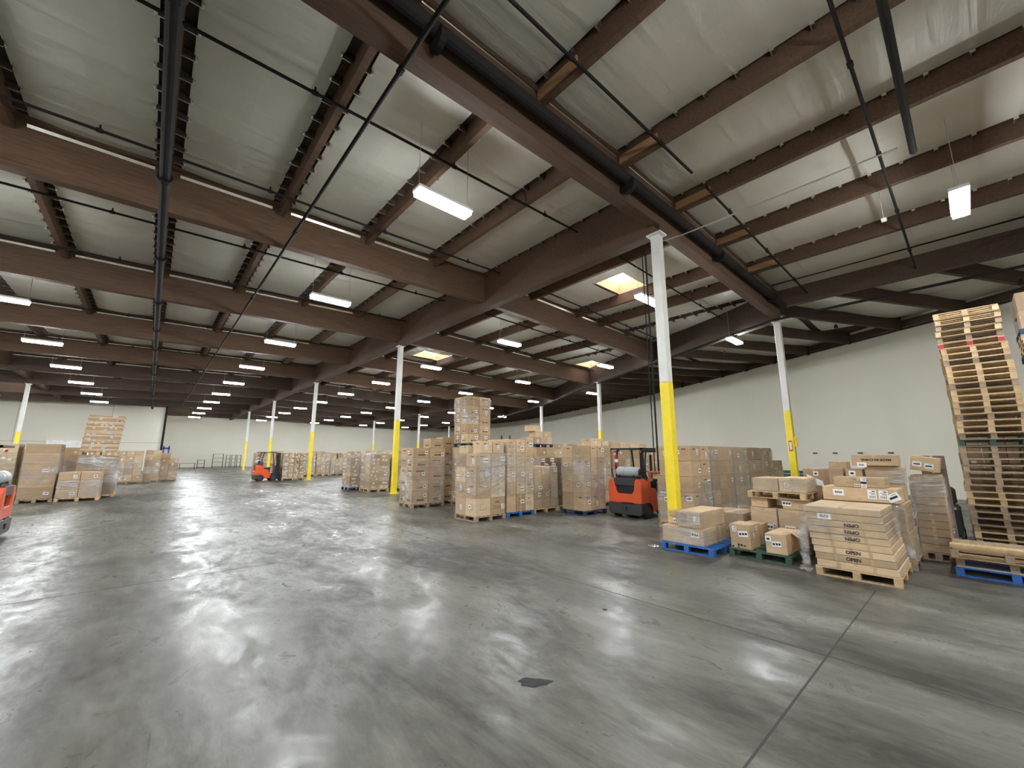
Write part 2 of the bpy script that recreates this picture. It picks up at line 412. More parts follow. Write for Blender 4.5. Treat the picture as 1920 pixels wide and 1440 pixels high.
for i, s in enumerate(SKY):
    e = empty('skylight', ((s[0] + s[1]) / 2, (s[2] + s[3]) / 2, zb(s[0]) + DK))
    tag(e, ['square roof skylight with orange lined well, beside the tall white and yellow post', 'roof skylight with orange well above the tall carton tower', 'roof skylight with orange well close to the curving side wall', 'roof skylight with orange well above the forward end wall cartons', 'small distant roof skylight beyond the second main post'][i], 'skylight')
    hx, hy = (s[1] - s[0]) / 2, (s[3] - s[2]) / 2; wl = MB(); t = .03
    wl.box(-hx, -hy, -.05, -hx + t, hy, .42); wl.box(hx - t, -hy, -.05, hx, hy, .42); wl.box(-hx, -hy, -.05, hx, -hy + t, .42); wl.box(-hx, hy - t, -.05, hx, hy, .42)
    wl.build('skylight_well', M['well'], e)
    g = MB(); 
    for q in (-.33, .33): g.box(q * hx * 2 * .5 - .01, -hy, .40, q * hx * 2 * .5 + .01, hy, .42)
    for q in (-.5, 0, .5): g.box(-hx, q * hy - .008, .38, hx, q * hy + .008, .40)
    g.build('safety_grille', M['white'], e)

# beams, girders, purlins
def bar(name, pts, wdt, dep, mat, label, cat, topz=None, extra=None):
    """pts: (x,y) ends; the top follows the deck, depth below it"""
    (xa, ya), (xb, yb) = pts
    d = Vector((xb - xa, yb - ya)).normalized(); n = Vector((-d.y, d.x)) * wdt / 2
    b = MB(); i = 0
    for (x, y) in ((xa, ya), (xb, yb)):
        t = zb(x) + DK - .005; lo = t - dep
        b.v += [(x - n.x, y - n.y, lo), (x + n.x, y + n.y, lo), (x + n.x, y + n.y, t), (x - n.x, y - n.y, t)]
    for q in ((0, 1, 2, 3), (7, 6, 5, 4), (0, 4, 5, 1), (1, 5, 6, 2), (2, 6, 7, 3), (3, 7, 4, 0)): b.f.append(q); b.m.append(0)
    return struct(b.build(name, mat), label, cat)
LGX, RGX = PX - 7 * PU, PX + 7 * PU
BEAMW = M['beam']
for k in range(-2, 11):
    y = BY + BAY * k
    if y > BACK - 1: continue
    pos = (('over the camera' if k == -1 else 'behind the camera') if k < 0 else ordw(k + 1) + ' from the camera')
    ends = [XL, LGX, PX, min(lerp_at(GIRD, y), 60)]
    if k < 0: ends = [XL, LGX, PX, 19.1]
    if ends[3] > RGX + 1: ends.insert(3, RGX)
    nm = ['beyond the open-floor post', 'open-floor side of the girder', 'wall side of the girder', 'ending at the curved girder']
    for j in range(len(ends) - 1):
        if y > LEFTB and ends[j] < 0 and j == 0: continue
        bar('roof_beam', ((ends[j], y), (ends[j + 1], y)), .26 if k != 0 else .30, 1.26, BEAMW if k < 5 else M['darkshadebeam'], 'brown glulam beam, %s, %s' % (pos, nm[j]), 'beam')  # far beams get a darker copy, the fading light put into the colour
for (x, y0, y1, nm) in ((LGX, -11, 67, 'over the open floor'), (PX, BY, BACK, 'on the main row of white and yellow posts'), (RGX, 33, BACK, 'on the post row beyond the carton stacks')):
    bar('roof_girder', ((x, y0), (x, y1)), .30, 1.5 if x == PX else (.97 if x < 0 else 1.24), M['beam'], 'long deep brown girder ' + nm, 'girder')
for i, (p, q) in enumerate(zip(GIRD, GIRD[1:])):
    d = 1.35 if i else .8
    bar('roof_girder', (p, q), .28, d, M['darkshadebeam'], 'dark girder run, %s piece along the curving side wall' % ordw(i + 1), 'girder')
for i in range(-9, 16):
    x = PX - PU * i
    if i == 7: continue
    side = ('%s from the main girder toward the open floor' % ordw(i)) if i > 0 else ('%s from the main girder toward the side wall' % ordw(-i)) if i < 0 else 'in line with the main girder'
    for k in range(-2, 10):
        y0, y1 = BY + BAY * k + .13, min(BY + BAY * (k + 1) - .13, BACK)
        if i == 0 and k >= 0: continue
        if k < 0: x = 4.85 + 2.7 * (1 - i)
        else: x = PX - PU * i
        if k < 0 and not -7 < i < 8: continue
        if x < 0 and y0 > LEFTB: continue
        if x > lerp_at(GIRD, y0) - .8 or (i == -7 and k >= 4): continue
        if k > 7 and abs(i) > 5: continue
        xx = x
        if k >= 0: xx = moved(x, k)
        near = k < 0
        o = bar('roof_purlin', ((xx, y0), (xx, y1)), .13, DK + .02 if not near else DK + .08, M['beam'] if k < 4 else M['darkshadebeam'], 'brown roof purlin, %s, %s bay' % (side, ('overhead' if k == -1 else 'behind camera') if k < 0 else ordw(k + 1)), 'purlin')  # purlins of the far bays use the same shade-darkened wood
        if k in (-1, 0) and -4 <= i <= 4:
            for (ya, yb2) in (((y1 - 1.0, y1 - .05),) if near else ((y0 + .05, y0 + .7),)):
                zt = zb(xx) + DK - .44
                MB().box(xx - .11, ya, zt, xx - .067, yb2, zt + .2).build('splice_plate', M['patchwood'], o)
# short rafters between the girder and the curving wall
cum = 0; cnt = 0
for (a, c) in zip(WALLP, WALLP[1:]):
    L = math.dist(a, c); d = ((c[0] - a[0]) / L, (c[1] - a[1]) / L)
    while cum < L:
        p = (a[0] + d[0] * cum, a[1] + d[1] * cum); nrm = (-d[1], d[0])
        # walk inward until the girder
        t = 0
        while t < 14 and p[0] + nrm[0] * t > lerp_at(GIRD, p[1] + nrm[1] * t): t += .05
        q = (p[0] + nrm[0] * t, p[1] + nrm[1] * t); cnt += 1
        if t > .5 and p[1] < 79: bar('roof_rafter', (q, (p[0] + nrm[0] * .05, p[1] + nrm[1] * .05)), .14, .62, M['darkshadebeam'], 'short dark roof rafter ending on the curving wall, %s along it' % ordw(cnt), 'rafter')
        cum += 2.44
    cum -= L

# posts
def post(x, y, label, h=7.54, yh=3.64, bracket=True, top=None):
    e = empty('steel_post', (x, y, 0)); tag(e, label, 'post', 'square steel posts carrying the roof')
    r = .115
    b = MB(); b.box(-r, -r, yh, r, r, h); b.build('upper_shaft', M['white'], e, bevel=.012)
    b = MB(); b.box(-r - .002, -r - .002, .02, r + .002, r + .002, yh); b.build('yellow_lower_shaft', M['yellow'], e, bevel=.012)
    MB().box(-.2, -.2, 0, .2, .2, .025).build('base_plate', M['yellow'], e)
    MB().box(-.17, -.2, h, .17, .2, h + .04).build('cap_plate', M['white'], e)
    return e
fl = lambda x: zb(x) + DK - .005
post(9.31, 4.82, 'white and yellow square post standing behind the blue pallet', 7.54)
post(9.31, 19.45, 'white and yellow post before the two thin-carton pallets, second of the main row')
post(9.31, 34.08, 'white and yellow post beside the distant forklift, third of the main row')
post(9.31, 48.71, 'white and yellow post behind the distant forklift cab, fourth of the main row')
post(9.31, 63.34, 'white and yellow post nearest the wire carts, last of the main row')
post(19.1, 4.82, 'white and yellow post with small red sign by the curving wall', fl(19.1) - 1.36)
post(24.6, 18.05, 'white and yellow post rising behind the open-top forklift stacks', fl(24.6) - 1.36)
post(31.46, 30.8, 'slim white post rising behind the small stack on dark pallet', fl(31.46) - 1.36)
post(40.8, 63.7, 'very distant white post beside the carton tower', fl(40.8) - 1.36)
post(26.45, 48.7, 'distant white and yellow post, second behind the main row', fl(26.45) - 1.08 - .2)
post(26.45, 63.4, 'distant white and yellow post, third behind the main row', fl(26.45) - 1.08 - .2)
post(-7.8, 48.7, 'white and yellow post above the wrapped stacks on the open floor side', fl(-7.77) - 1.32)
p1 = bpy.data.objects['steel_post.005']
s = MB(); s.box(-.135, -.06, 2.05, -.13, .06, 2.45, 0); s.box(-.137, -.04, 2.1, -.134, .04, 2.4, 1); s.build('warning_sign', [M['red'], M['paper']], p1)
MB().box(-.05, -.2, 2.2, .05, -.12, 2.6).build('switch_box', M['yellow'], p1)

# light fixtures
fx_me = []
h = MB(); h.box(-.66, -.15, .012, .66, .15, .09); hm = h.mesh('lamp_body', [M['housing']], .008)
h = MB(); h.box(-.63, -.13, -.07, .63, .13, .011); dm = h.mesh('lamp_diffuser', [M['lamp']])
def light(x, y, label, ang=0):
    e = empty('ceiling_light', (x, y, 7.2), ang); tag(e, label, 'ceiling light', 'linear high-bay lights under the roof')
    place(hm, 'lamp_body', e); place(dm, 'diffuser', e)
    t = zb(x) - 7.2 + .38
    for q in (-.6, .6): MB().tube((q, 0, .09), (q, 0, t), .006, 5).build('hanging_wire', M['steel'], e)
ROWS = [(-18.6, 'fifth row, farthest over the open floor'), (-11.5, 'fourth row over the open floor'), (-4.45, 'row over the open-floor stacks'), (4.1, 'row over the bare floor'), (12.35, 'row over the carton stacks'), (20.05, 'row behind the carton stacks'), (28.3, 'row toward the side wall'), (36.5, 'row close to the curving wall')]
for x, nm in ROWS:
    for k in range(-2, 10):
        y = 6.85 + BAY * k
        if y > BACK - 2 or (x < 1 and y > LEFTB - 2): continue
        if x > lerp_at(WALLP, y) - 6.8: continue
        if x == 4.1 and k == -1: y -= .4
        light(x, y, 'glowing linear light, %s, %s' % (nm, 'over the space behind the camera' if k < -1 else 'beside the camera' if k < 0 else ordw(k + 1) + ' along'))

# sprinkler pipes
def pipe(name, pts, r, label, fittings=None, mat='pipe', nn=10):
    b = MB(); b.path(pts, r, nn)
    if fittings:
        a, c = Vector(pts[0]), Vector(pts[-1]); L = (c - a).length; t = fittings / 2
        while t < L:
            p = a + (c - a) * (t / L); d = (c - a).normalized()
            b.tube(p - d * .05, p + d * .05, r * 1.5, nn); b.tube(p, p + Vector((0, 0, .12)), r * .6, 6)
            t += fittings
    o = b.build(name, M[mat]); return tag(o, label, 'pipe')
for n, y in enumerate([.55, 3.62, 7.1, 10.8, 14.5, 18.1, 21.8, 25.4, 29.1, 32.8, 36.4, 43.7, 51.0, 58.3]):
    hx = 18.8 if y < 5 else lerp_at(GIRD, y) - .5
    if y < 1: pts = [(6.5, y, zb(6) - .25), (hx, y, zb(hx) - .2)]
    else: pts = [(-15, y, zb(-15) - .12), (PX - .4, y, zb(PX) - .12)]
    pipe('sprinkler_pipe', pts, .03, 'black sprinkler branch pipe under the roof, %s from the camera' % ordw(n + 1), 3.0)
    if y >= 1: pipe('sprinkler_pipe', [(PX + .4, y, zb(PX) - .12), (hx, y, zb(hx) - .12)], .03, 'black sprinkler branch pipe on the wall side of the girder, %s from the camera' % ordw(n), 3.0)
pipe('sprinkler_main', [(-.42, -10, 7.47), (-.42, 66, 7.47)], .09, 'thick black sprinkler main running under a purlin toward the end wall', 4.5, nn=14)
pipe('sprinkler_main', [(2.17, -10, 7.60), (2.17, 60, 7.60)], .035, 'thin black sprinkler feed hung below the purlins beside the main', 6.0)
pipe('sprinkler_main', [(-15, 4.48, 7.95), (PX, 4.48, 8.12), (18.9, 4.48, 7.95)], .125, 'thick black pipe clamped along the first deep cross beam', 5, nn=14)
pipe('conduit', [(9.9, 5.3, 7.72), (10.05, 4.4, 7.72), (10.35, .25, 7.85)], .018, 'thin bright steel conduit under the overhead purlins', mat='steel')
pipe('pipe_stub', [(6.2, .05, 7.95), (10.9, .05, 7.95)], .06, 'short thick black pipe ending under the overhead purlins')
pipe('sprinkler_main', [(18.75, -9, 7.4), (18.75, 4.9, 7.4), (24.2, 17.8, 7.1)], .05, 'black pipe running along the girder by the curving wall', 5)
b = MB(); b.tube((9.31, 5.16, 1.45), (9.31, 5.16, 7.3), .022, 8); b.tube((9.28, 5.24, 1.5), (9.28, 5.24, 7.3), .014, 8); b.tube((9.31, 5.16, 7.3), (9.31, 4.96, 7.3), .02, 8)
e = b.build('drain_riser', M['pipe']); tag(e, 'black drain pipes hanging beside the yellow post to a valve', 'pipe')
b = MB(); b.tube((9.22, 5.1, 1.47), (9.28, 5.42, 1.47), .035, 10); b.tube((9.24, 5.36, 1.47), (9.24, 5.36, 1.36), .045, 12); b.tube((9.22, 5.36, 1.3), (9.3, 5.36, 1.3), .05, 12)
b.build('rusty_valve', M['rust'], e)
tag(MB().box(13.5, .75, 7.86, 13.62, .85, 7.92).tube((13.56, .8, 7.9), (13.56, .8, 8.81), .006, 5).build('motion_sensor', M['white']), 'small white box hung from the roof near the overhead pipes', 'sensor')
for i, px in enumerate([(27.5, 2.8), (28.2, 4.06), (28.9, 5.25), (29.5, 6.3)]):
    a = lerp_at(WALLP, px[1])
    tag(MB().box(-.05, -.1, -.03, .04, .1, .03).build('wall_bracket', M['dgrey'], None, (a - .05, px[1], 2.0)), 'small dark bracket on the side wall, %s from the pallet tower' % ordw(i + 1), 'bracket')

# ------------------------------------------------------------------ pallets
PH = .138
_pm = {}
def pallet_meshes(w, d, key):
    k = (round(w, 2), round(d, 2))
    if k in _pm: return _pm[k]
    t, bt, bl = .018, .016, PH - .034
    top = MB(); n = 7; bw = .095 if w > 1.05 else .085
    for i in range(n):       # deck boards run along Y, spread in X
        x = (w - bw) * i / (n - 1); top.box(x, 0, PH - t, x + bw, d, PH)
    for j in (0, .5, 1):     # stringer boards under the deck
        y = (d - .09) * j; top.box(0, y, PH - t - .016, w, y + .09, PH - t)
    bot = MB()
    for j in (0, .5, 1):
        x = (w - .10) * j; bot.box(x, 0, 0, x + .10, d, bt)
    blk = MB(); blk.box(0, 0, bt, .12, .095, PH - t - .016)
    r = (top.mesh('top_deck', [M['palwood']]), bot.mesh('bottom_boards', [M['palwood']]), blk.mesh('block', [M['palwood']], .003))
    whole = MB(); whole.v += top.v; whole.f += top.f; whole.m += top.m
    for src, offs in ((bot, [(0, 0)]),):
        for ox, oy in offs:
            i0 = len(whole.v); whole.v += [(v[0] + ox, v[1] + oy, v[2]) for v in src.v]; whole.f += [tuple(q + i0 for q in f_) for f_ in src.f]; whole.m += src.m
    for i in (0, .5, 1):
        for j in (0, .5, 1): whole.box((w - .12) * i, (d - .095) * j, bt, (w - .12) * i + .12, (d - .095) * j + .095, PH - t - .016)
    r = r + (whole.mesh('pallet', [M['palwood']]),); _pm[k] = r; return r
def matset(o, mat):
    o.material_slots[0].link = 'OBJECT'; o.material_slots[0].material = mat
def pallet(x, y, z, w, d, color, label, parts=True, rz=0, group=None, cblock=None):
    top, bot, blk, whole = pallet_meshes(w, d, color); mt = M[color]
    if not parts:
        o = place(whole, 'pallet', None, (x, y, z), (0, 0, rz)); matset(o, mt); return tag(o, label, 'pallet', group)
    e = empty('pallet', (x, y, z), rz, label, 'pallet', group)
    for me, nm in ((top, 'top_deck'), (bot, 'bottom_boards')): matset(place(me, nm, e), mt)
    for i in (0, .5, 1):
        for j in (0, .5, 1):
            b = place(blk, 'block', e, ((w - .12) * i, (d - .095) * j, 0)); matset(b, M[cblock] if cblock and i != .5 or cblock else mt)
    return e

# ------------------------------------------------------------------ cartons
LABELS = []
def make_labels():
    for (w_, h_, st) in ((.10, .13, 0), (.13, .10, 1), (.16, .10, 2), (.10, .10, 3)):
        b = MB(); b.box(-.0012, -w_ / 2, -h_ / 2, 0, w_ / 2, h_ / 2, 0)
        x = -.0018
        def ink(u0, v0, u1, v1): b.box(x, u0 * w_ - w_ / 2, v0 * h_ - h_ / 2, -.0010, u1 * w_ - w_ / 2, v1 * h_ - h_ / 2, 1)
        if st == 0:
            for q in range(7): ink(.15 + q * .1, .12, .15 + q * .1 + (.03 if q % 2 else .06), .38)
            ink(.12, .5, .6, .56); ink(.12, .64, .8, .69); ink(.12, .8, .5, .9)
        elif st == 1: ink(.15, .35, .85, .62); ink(.12, .78, .6, .84)
        elif st == 2:
            ink(.08, .3, .3, .68); ink(.36, .3, .58, .68); ink(.66, .3, .9, .68)
        else: ink(.25, .3, .75, .7)
        LABELS.append(b.mesh('shipping_label', [M['paper'], M['ink']]))
make_labels()
def stick(parent, face, u, v, ext, st=None, sc_=1.0, tilt=0.0, both=None):
    """label on carton face; face 'x-','x+','y-'; u along face, v height; ext=(dx,dy,h)"""
    me = LABELS[st if st is not None else R.randrange(4)]
    o = place(me, 'shipping_label', parent); dx, dy, h = ext
    if face == 'x-': m = Matrix.Translation((-.003, u * dy, v * h)) @ Matrix.Rotation(tilt, 4, 'X')
    elif face == 'x+': m = Matrix.Translation((dx + .003, u * dy, v * h)) @ Matrix.Rotation(math.pi, 4, 'Z') @ Matrix.Rotation(tilt, 4, 'X')
    else: m = Matrix.Translation((u * dx, -.003, v * h)) @ Matrix.Rotation(math.pi / 2, 4, 'Z') @ Matrix.Rotation(tilt, 4, 'X')
    o.matrix_local = m @ Matrix.Scale(sc_, 4); return o
_cm = {}
def carton_mesh(dx, dy, h, style, seam):
    k = (round(dx, 3), round(dy, 3), round(h, 3), style, seam)
    if k in _cm: return _cm[k]
    b = MB(); g = .004
    core = MB(); core.box(g, g, 0, dx - g, dy - g, h - .002)
    me = core.mesh('carton_core', [M['card'][0]], min(.006, h * .08))
    b.v = [tuple(v.co) for v in me.vertices]; b.f = [tuple(p.vertices) for p in me.polygons]; b.m = [0] * len(b.f)
    bpy.data.meshes.remove(me)
    e = .0012; t = .024
    # tape over the top seam and down the two end faces
    if seam == 'x':
        y = dy / 2; b.box(g, y - t, h - .003, dx - g, y + t, h - .001, 1)
        for x in (g - e, dx - g): b.box(x, y - t, h - min(.07, h * .3), x + e, y + t, h - .004, 1); b.box(x, y - t, .004, x + e, y + t, min(.07, h * .3), 1)
    elif seam == 'y':
        x = dx / 2; b.box(x - t, g, h - .003, x + t, dy - g, h - .001, 1)
        for y in (g - e, dy - g): b.box(x - t, y, h - min(.07, h * .3), x + t, y + e, h - .004, 1); b.box(x - t, y, .004, x + t, y + e, min(.07, h * .3), 1)
    elif seam == 'v':   # upright seam lines on the faces
        b.box(dx / 2 - .02, g - e, .0, dx / 2 + .02, g, h - .004, 1); b.box(g - e, dy / 2 - .02, 0, g, dy / 2 + .02, h - .004, 1)
    def pr_y(u0, v0, u1, v1): b.box(dx * u0, g - e * .8, h * v0, dx * u1, g + .001, h * v1, 2)
    def pr_x(u0, v0, u1, v1):
        b.box(g - e * .8, dy * u0, h * v0, g + .001, dy * u1, h * v1, 2); b.box(dx - g - .001, dy * u0, h * v0, dx - g + e * .8, dy * u1, h * v1, 2)
    if style == 'bar':
        for P in (pr_y, pr_x):
            P(.30, .22, .74, .36)
            for q in (.36, .52, .64): P(q, .52, q + .035, .60)
    elif style == 'bar2':
        for P in (pr_y, pr_x):
            P(.22, .66, .70, .78)
            for q in (.3, .45, .6): P(q, .40, q + .035, .47)
    elif style == 'square':
        for P in (pr_y, pr_x):
            P(.3, .35, .7, .365); P(.3, .66, .5, .675); P(.3, .35, .31, .67); P(.69, .35, .70, .67)
    elif style == 'lines':
        for P in (pr_y, pr_x):
            for q in (.35, .43, .51): P(.15, q, .75, q + .018)
            P(.3, .7, .6, .76)
    elif style == 'small':
        for P in (pr_y, pr_x): P(.25, .72, .5, .80); P(.6, .74, .66, .80)
    me = b.mesh('carton', [M['card'][0], M['tape'], M['print']]); _cm[k] = me; return me
NCART = [0]
def carton(x, y, z, dx, dy, h, label, mat=None, style='none', seam='x', group=None, rz=0, name='carton', cat='carton'):
    o = place(carton_mesh(dx, dy, h, style, seam), name, None, (x, y, z), (0, 0, rz))
    matset(o, mat or R.choice(M['card'])); NCART[0] += 1
    return tag(o, label, cat, group)
STUFF = MB()
def wrap(x0, y0, x1, y1, z0, z1, label, bands=(), flare=0.0, mat='film', amp=.006):
    """stretch film around a load: four sides, wrinkled, with twisted rope bands"""
    b = MB(); o = .016; x0 -= o; y0 -= o; x1 += o; y1 += o
    P = [(x0, y0), (x1, y0), (x1, y1), (x0, y1), (x0, y0)]; cols = []
    for (ax, ay), (bx, by) in zip(P, P[1:]):
        L = math.hypot(bx - ax, by - ay); n = max(3, int(L / .09))
        for i in range(n): cols.append((ax + (bx - ax) * i / n, ay + (by - ay) * i / n, (by - ay) / L, -(bx - ax) / L, i == 0))
    nz = max(3, int((z1 - z0) / .10)); nc = len(cols); ph = R.uniform(0, 6)
    for j in range(nz + 1):
        for i, (x, y, nx_, ny_, cor) in enumerate(cols):
            a = 0 if cor else amp * (math.sin(j * 1.9 + i * .8 + ph) * .5 + R.uniform(-.5, .5)) + amp * .4
            zz = z0 + (z1 - z0) * j / nz
            if j == nz: zz += R.uniform(-.03, .012)
            if j == 0: zz += R.uniform(-.012, .02); a += flare * R.random()
            b.v.append((x + nx_ * a, y + ny_ * a, zz))
    for j in range(nz):
        for i in range(nc):
            k = (i + 1) % nc; b.f.append((j * nc + i, j * nc + k, (j + 1) * nc + k, (j + 1) * nc + i)); b.m.append(0)
    i0 = len(b.v)
    for (za, zb_, zc) in bands:     # rope-like twisted film: heights at the y- left, corner, far end
        q = .012
        pts = [(x0 - q, y1, za), (x0 - q, (y0 + y1) / 2, (za + zb_) / 2 - .03), (x0 - q, y0 - q, zb_), ((x0 + x1) / 2, y0 - q, (zb_ + zc) / 2 - .04), (x1 + q, y0 - q, zc), (x1 + q, y1, zc)]
        b.path(pts, .011, 6, 1)
    me = bpy.data.meshes.new('stretch_wrap'); me.from_pydata(b.v, [], b.f); me.materials.append(M[mat]); me.materials.append(M['filmheavy'])
    me.polygons.foreach_set('material_index', b.m)
    for p in me.polygons: p.use_smooth = True
    return tag(place(me, 'stretch_wrap'), label, 'stretch wrap')

def load(desc, x0, y0, nx, ny, dx, dy, layers, pal='palwood', z0=0.0, style='none', mats=None, lab=.5, sx=-1, wz=None, bands=(), palette_parts=True, stuff=False, seam='x', lean=0, pdim=None, palbl=None, labst=None, group=None, jit=.012, name='carton', skip=0, labsc=1.15):
    W_, D_ = nx * dx, ny * dy
    if pal:
        pw, pd = pdim or (W_ + .02, D_ + .02)
        pallet(x0 - .01, y0 - .01, z0, pw, pd, pal, palbl or ('pallet under the ' + desc), palette_parts); z = z0 + PH + .001
    else: z = z0
    zt = z + sum(layers)
    g = group or ('cartons of the ' + desc)
    xe, ye = 'the side wall', 'the end wall'
    for li, h in enumerate(layers):
        top = li == len(layers) - 1 and (z + h < 1.95 or zt > 5); z_ = z; z += h
        ly = lean * (li / max(1, len(layers) - 1))
        for i in range(nx):
            for j in range(ny):
                vi = (i == 0) if sx < 0 else (i == nx - 1)
                if not (vi or j == 0 or top): continue
                if skip and top and R.random() < skip: continue
                a, c = R.uniform(0, jit), R.uniform(0, jit)
                bx, by = x0 + i * dx + a * .4, y0 + j * dy + c * .4 + ly
                if stuff:
                    STUFF.box(bx + .004, by + .004, z_ + .003, bx + dx - .008, by + dy - .008, z_ + h - .003, R.randrange(3))
                    for _ in range(2):
                        if R.random() < lab:
                            u, v = R.uniform(.15, .75), R.uniform(.3, .6)
                            if j == 0: STUFF.box(bx + dx * u, by - .001, z_ + h * v - .03, bx + dx * u + .09, by + .004, z_ + h * v + .04, 3)
                            elif vi: xx = bx if sx < 0 else bx + dx - .008; STUFF.box(xx - .003, by + dy * u, z_ + h * v - .03, xx + .007, by + dy * u + .09, z_ + h * v + .04, 3)
                    continue
                ii = i if sx < 0 else nx - 1 - i
                if ii == 0 and j == 0: ps = 'corner'
                elif j == 0: ps = '%s toward %s' % (ordw(ii + 1), xe if sx < 0 else 'the wall')
                elif ii == 0: ps = '%s toward %s' % (ordw(j + 1), ye)
                else: ps = 'inner %s row' % ordw(j + 1) if nx < 3 else 'inner %s by %s' % (ordw(ii + 1), ordw(j + 1))
                lv = 'bottom' if li == 0 else 'top' if li == len(layers) - 1 else '%s up' % ordw(li + 1)
                st = style if isinstance(style, str) else R.choice(style)
                o = carton(bx, by, z_, dx - .006, dy - .006, h - .002, 'carton, %s, %s, %s' % (ps, lv, desc), mats and R.choice(mats), st, seam, g, name=name)
                ext = (dx - .006, dy - .006, h - .002)
                ls = min(labsc, h * .8 / .13)
                if R.random() < lab and j == 0: stick(o, 'y-', R.uniform(.62, .85), R.uniform(.35, .65), ext, labst, ls, R.uniform(-.2, .2) if R.random() < .2 else 0)
                if R.random() < lab and vi: stick(o, 'x-' if sx < 0 else 'x+', R.uniform(.2, .8), R.uniform(.35, .65), ext, labst, ls, R.uniform(-.2, .2) if R.random() < .2 else 0)
                if style == 'bar' and R.random() < lab and j == 0: stick(o, 'y-', R.uniform(.05, .15) + .03, R.uniform(.6, .75), ext, 3, .8)
    if wz: wrap(x0, y0, x0 + W_, y0 + D_, wz[0], wz[1], 'clear film wrapped around the ' + desc, bands)
    return zt

C = M['card']
# --- group in the middle of the picture
load('printed stack beside the second yellow post', 7.2, 13.6, 2, 2, .68, .48, [.48, .36, .45, .36, .36], 'palgrey', style=['bar', 'bar2'], mats=[C[2], C[0]], lab=.75, wz=(.18, 1.75), bands=[(1.0, .25, .75), (1.45, 1.1, 1.15)], labst=3)
carton(7.95, 13.68, 2.152, .6, .55, .36, 'single printed carton on top of the printed stack beside the second yellow post', C[2], 'bar')
load('printed stack behind the second yellow post', 8.75, 14.15, 2, 2, .6, .5, [.42] * 5, 'palgrey', style='bar', mats=[C[2]], lab=.8, labst=3, wz=(1.0, 1.9))
carton(8.78, 14.2, 2.245, .6, .5, .36, 'single printed carton on top of the second printed stack', C[2], 'bar')
load('plain stack carrying the carton tower', 8.95, 12.6, 2, 2, .58, .55, [.41] * 5, 'palgrey', style='small', mats=[C[2]], lab=.4, palette_parts=False, stuff=True)
load('high carton tower', 9.0, 12.75, 2, 2, .55, .47, [.36, .35, .37, .37, .37], 'palgreen', z0=2.2, style=['bar', 'bar2'], mats=[C[0], C[2]], lab=.7, wz=(3.1, 4.1), bands=[(3.5, 3.3, 3.15)], labst=3, palbl='dark green pallet under the high carton tower', seam='v')
load('mixed stack on the grey pallet', 7.19, 9.72, 2, 2, .56, .53, [.50, .44, .46, .40], 'palgrey', style=['small', 'lines', 'none', 'square'], lab=.85, wz=(.75, 1.95), bands=[(1.0, .72, 1.2), (1.75, 1.5, 1.62)])
for i, (x, y, dx, dy, h, n) in enumerate([(7.24, 10.2, .52, .50, .24, 'low pale'), (7.36, 9.74, .44, .42, .37, 'taped'), (7.83, 9.76, .46, .5, .36, 'tall-seamed'), (7.83, 10.3, .48, .4, .34, 'plain')]):
    o = carton(x, y, 1.942, dx, dy, h, '%s carton loose on top of the mixed stack on grey pallet' % n, C[1], 'small', 'v' if i == 2 else 'x'); stick(o, 'y-', .5, .5, (dx, dy, h), 0)
load('stack on the bright blue pallet', 8.4, 9.74, 3, 2, .385, .5, [.53, .38, .48, .44, .42], 'palblue', style=['none', 'small', 'lines'], mats=[C[0], C[2], C[1]], lab=.5, wz=(.6, 1.95), bands=[(1.55, 1.5, 1.85)], seam='v')
load('low even stack on the pale pallet', 9.66, 9.86, 3, 2, .40, .48, [.29, .27, .27, .27, .27], 'palwood', style='none', mats=[C[2], C[0]], lab=.3, wz=(.15, 1.45), labst=1)
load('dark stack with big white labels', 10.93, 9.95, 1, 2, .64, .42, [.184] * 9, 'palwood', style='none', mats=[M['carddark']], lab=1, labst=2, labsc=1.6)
load('wrapped stack on the dark blue pallet', 10.46, 8.38, 3, 2, .378, .47, [.55, .56, .55, .40], 'paldblue', style=['square', 'small'], mats=[C[0]], lab=.45, wz=(.5, 1.82), bands=[(1.15, .95, .85)])
load('white-labelled stack behind the pale pallet stack', 11.35, 11.6, 2, 2, .64, .45, [.275] * 6, 'palgrey', style='none', mats=[C[2]], lab=.95, labst=2, wz=(.9, 1.8), palette_parts=False)
load('tall stack behind the bright blue pallet stack', 9.95, 11.55, 3, 2, .40, .5, [.45] * 5, 'palgrey', style='small', mats=[C[0], C[1]], lab=.2, palette_parts=False, stuff=True)
load('stack carrying the small dark pallet', 12.4, 13.0, 3, 2, .58, .5, [.42] * 5, 'palgrey', style='bar', mats=[C[2]], lab=.5, palette_parts=False, stuff=True)
zt = load('small heap on the dark pallet', 12.85, 13.05, 3, 2, .40, .45, [.32], 'paldblue', z0=2.242, style='none', mats=[C[0], C[1]], lab=.6, palbl='small dark blue pallet raised on the stack behind the low even stack')
for x, y, z, dx, h, n in [(12.42, 13.05, 2.242, .40, .42, 'upright carton beside the raised dark blue pallet'), (12.5, 13.1, zt + .0, .36, .26, 'pale carton on the raised heap, toward the tower'), (12.98, 13.08, zt, .5, .26, 'taped carton on the raised heap, middle'), (13.5, 13.08, zt, .5, .26, 'taped carton on the raised heap, toward the wall'), (12.75, 13.12, zt + .262, .62, .25, 'topmost wide carton of the raised heap')]:
    if x < 12.6 and z > 2.3: x, z = 12.86, zt; continue
    o = carton(x, y, z, dx, .45, h, n, C[1], 'none', 'x'); stick(o, 'y-', .3, .4, (dx, .45, h), 3)
load('stack behind the wrapped dark blue pallet stack', 12.35, 9.55, 3, 2, .42, .5, [.42] * 5, 'palgrey', style=['small', 'none'], lab=.4, wz=(.6, 1.7), palette_parts=False, stuff=True)
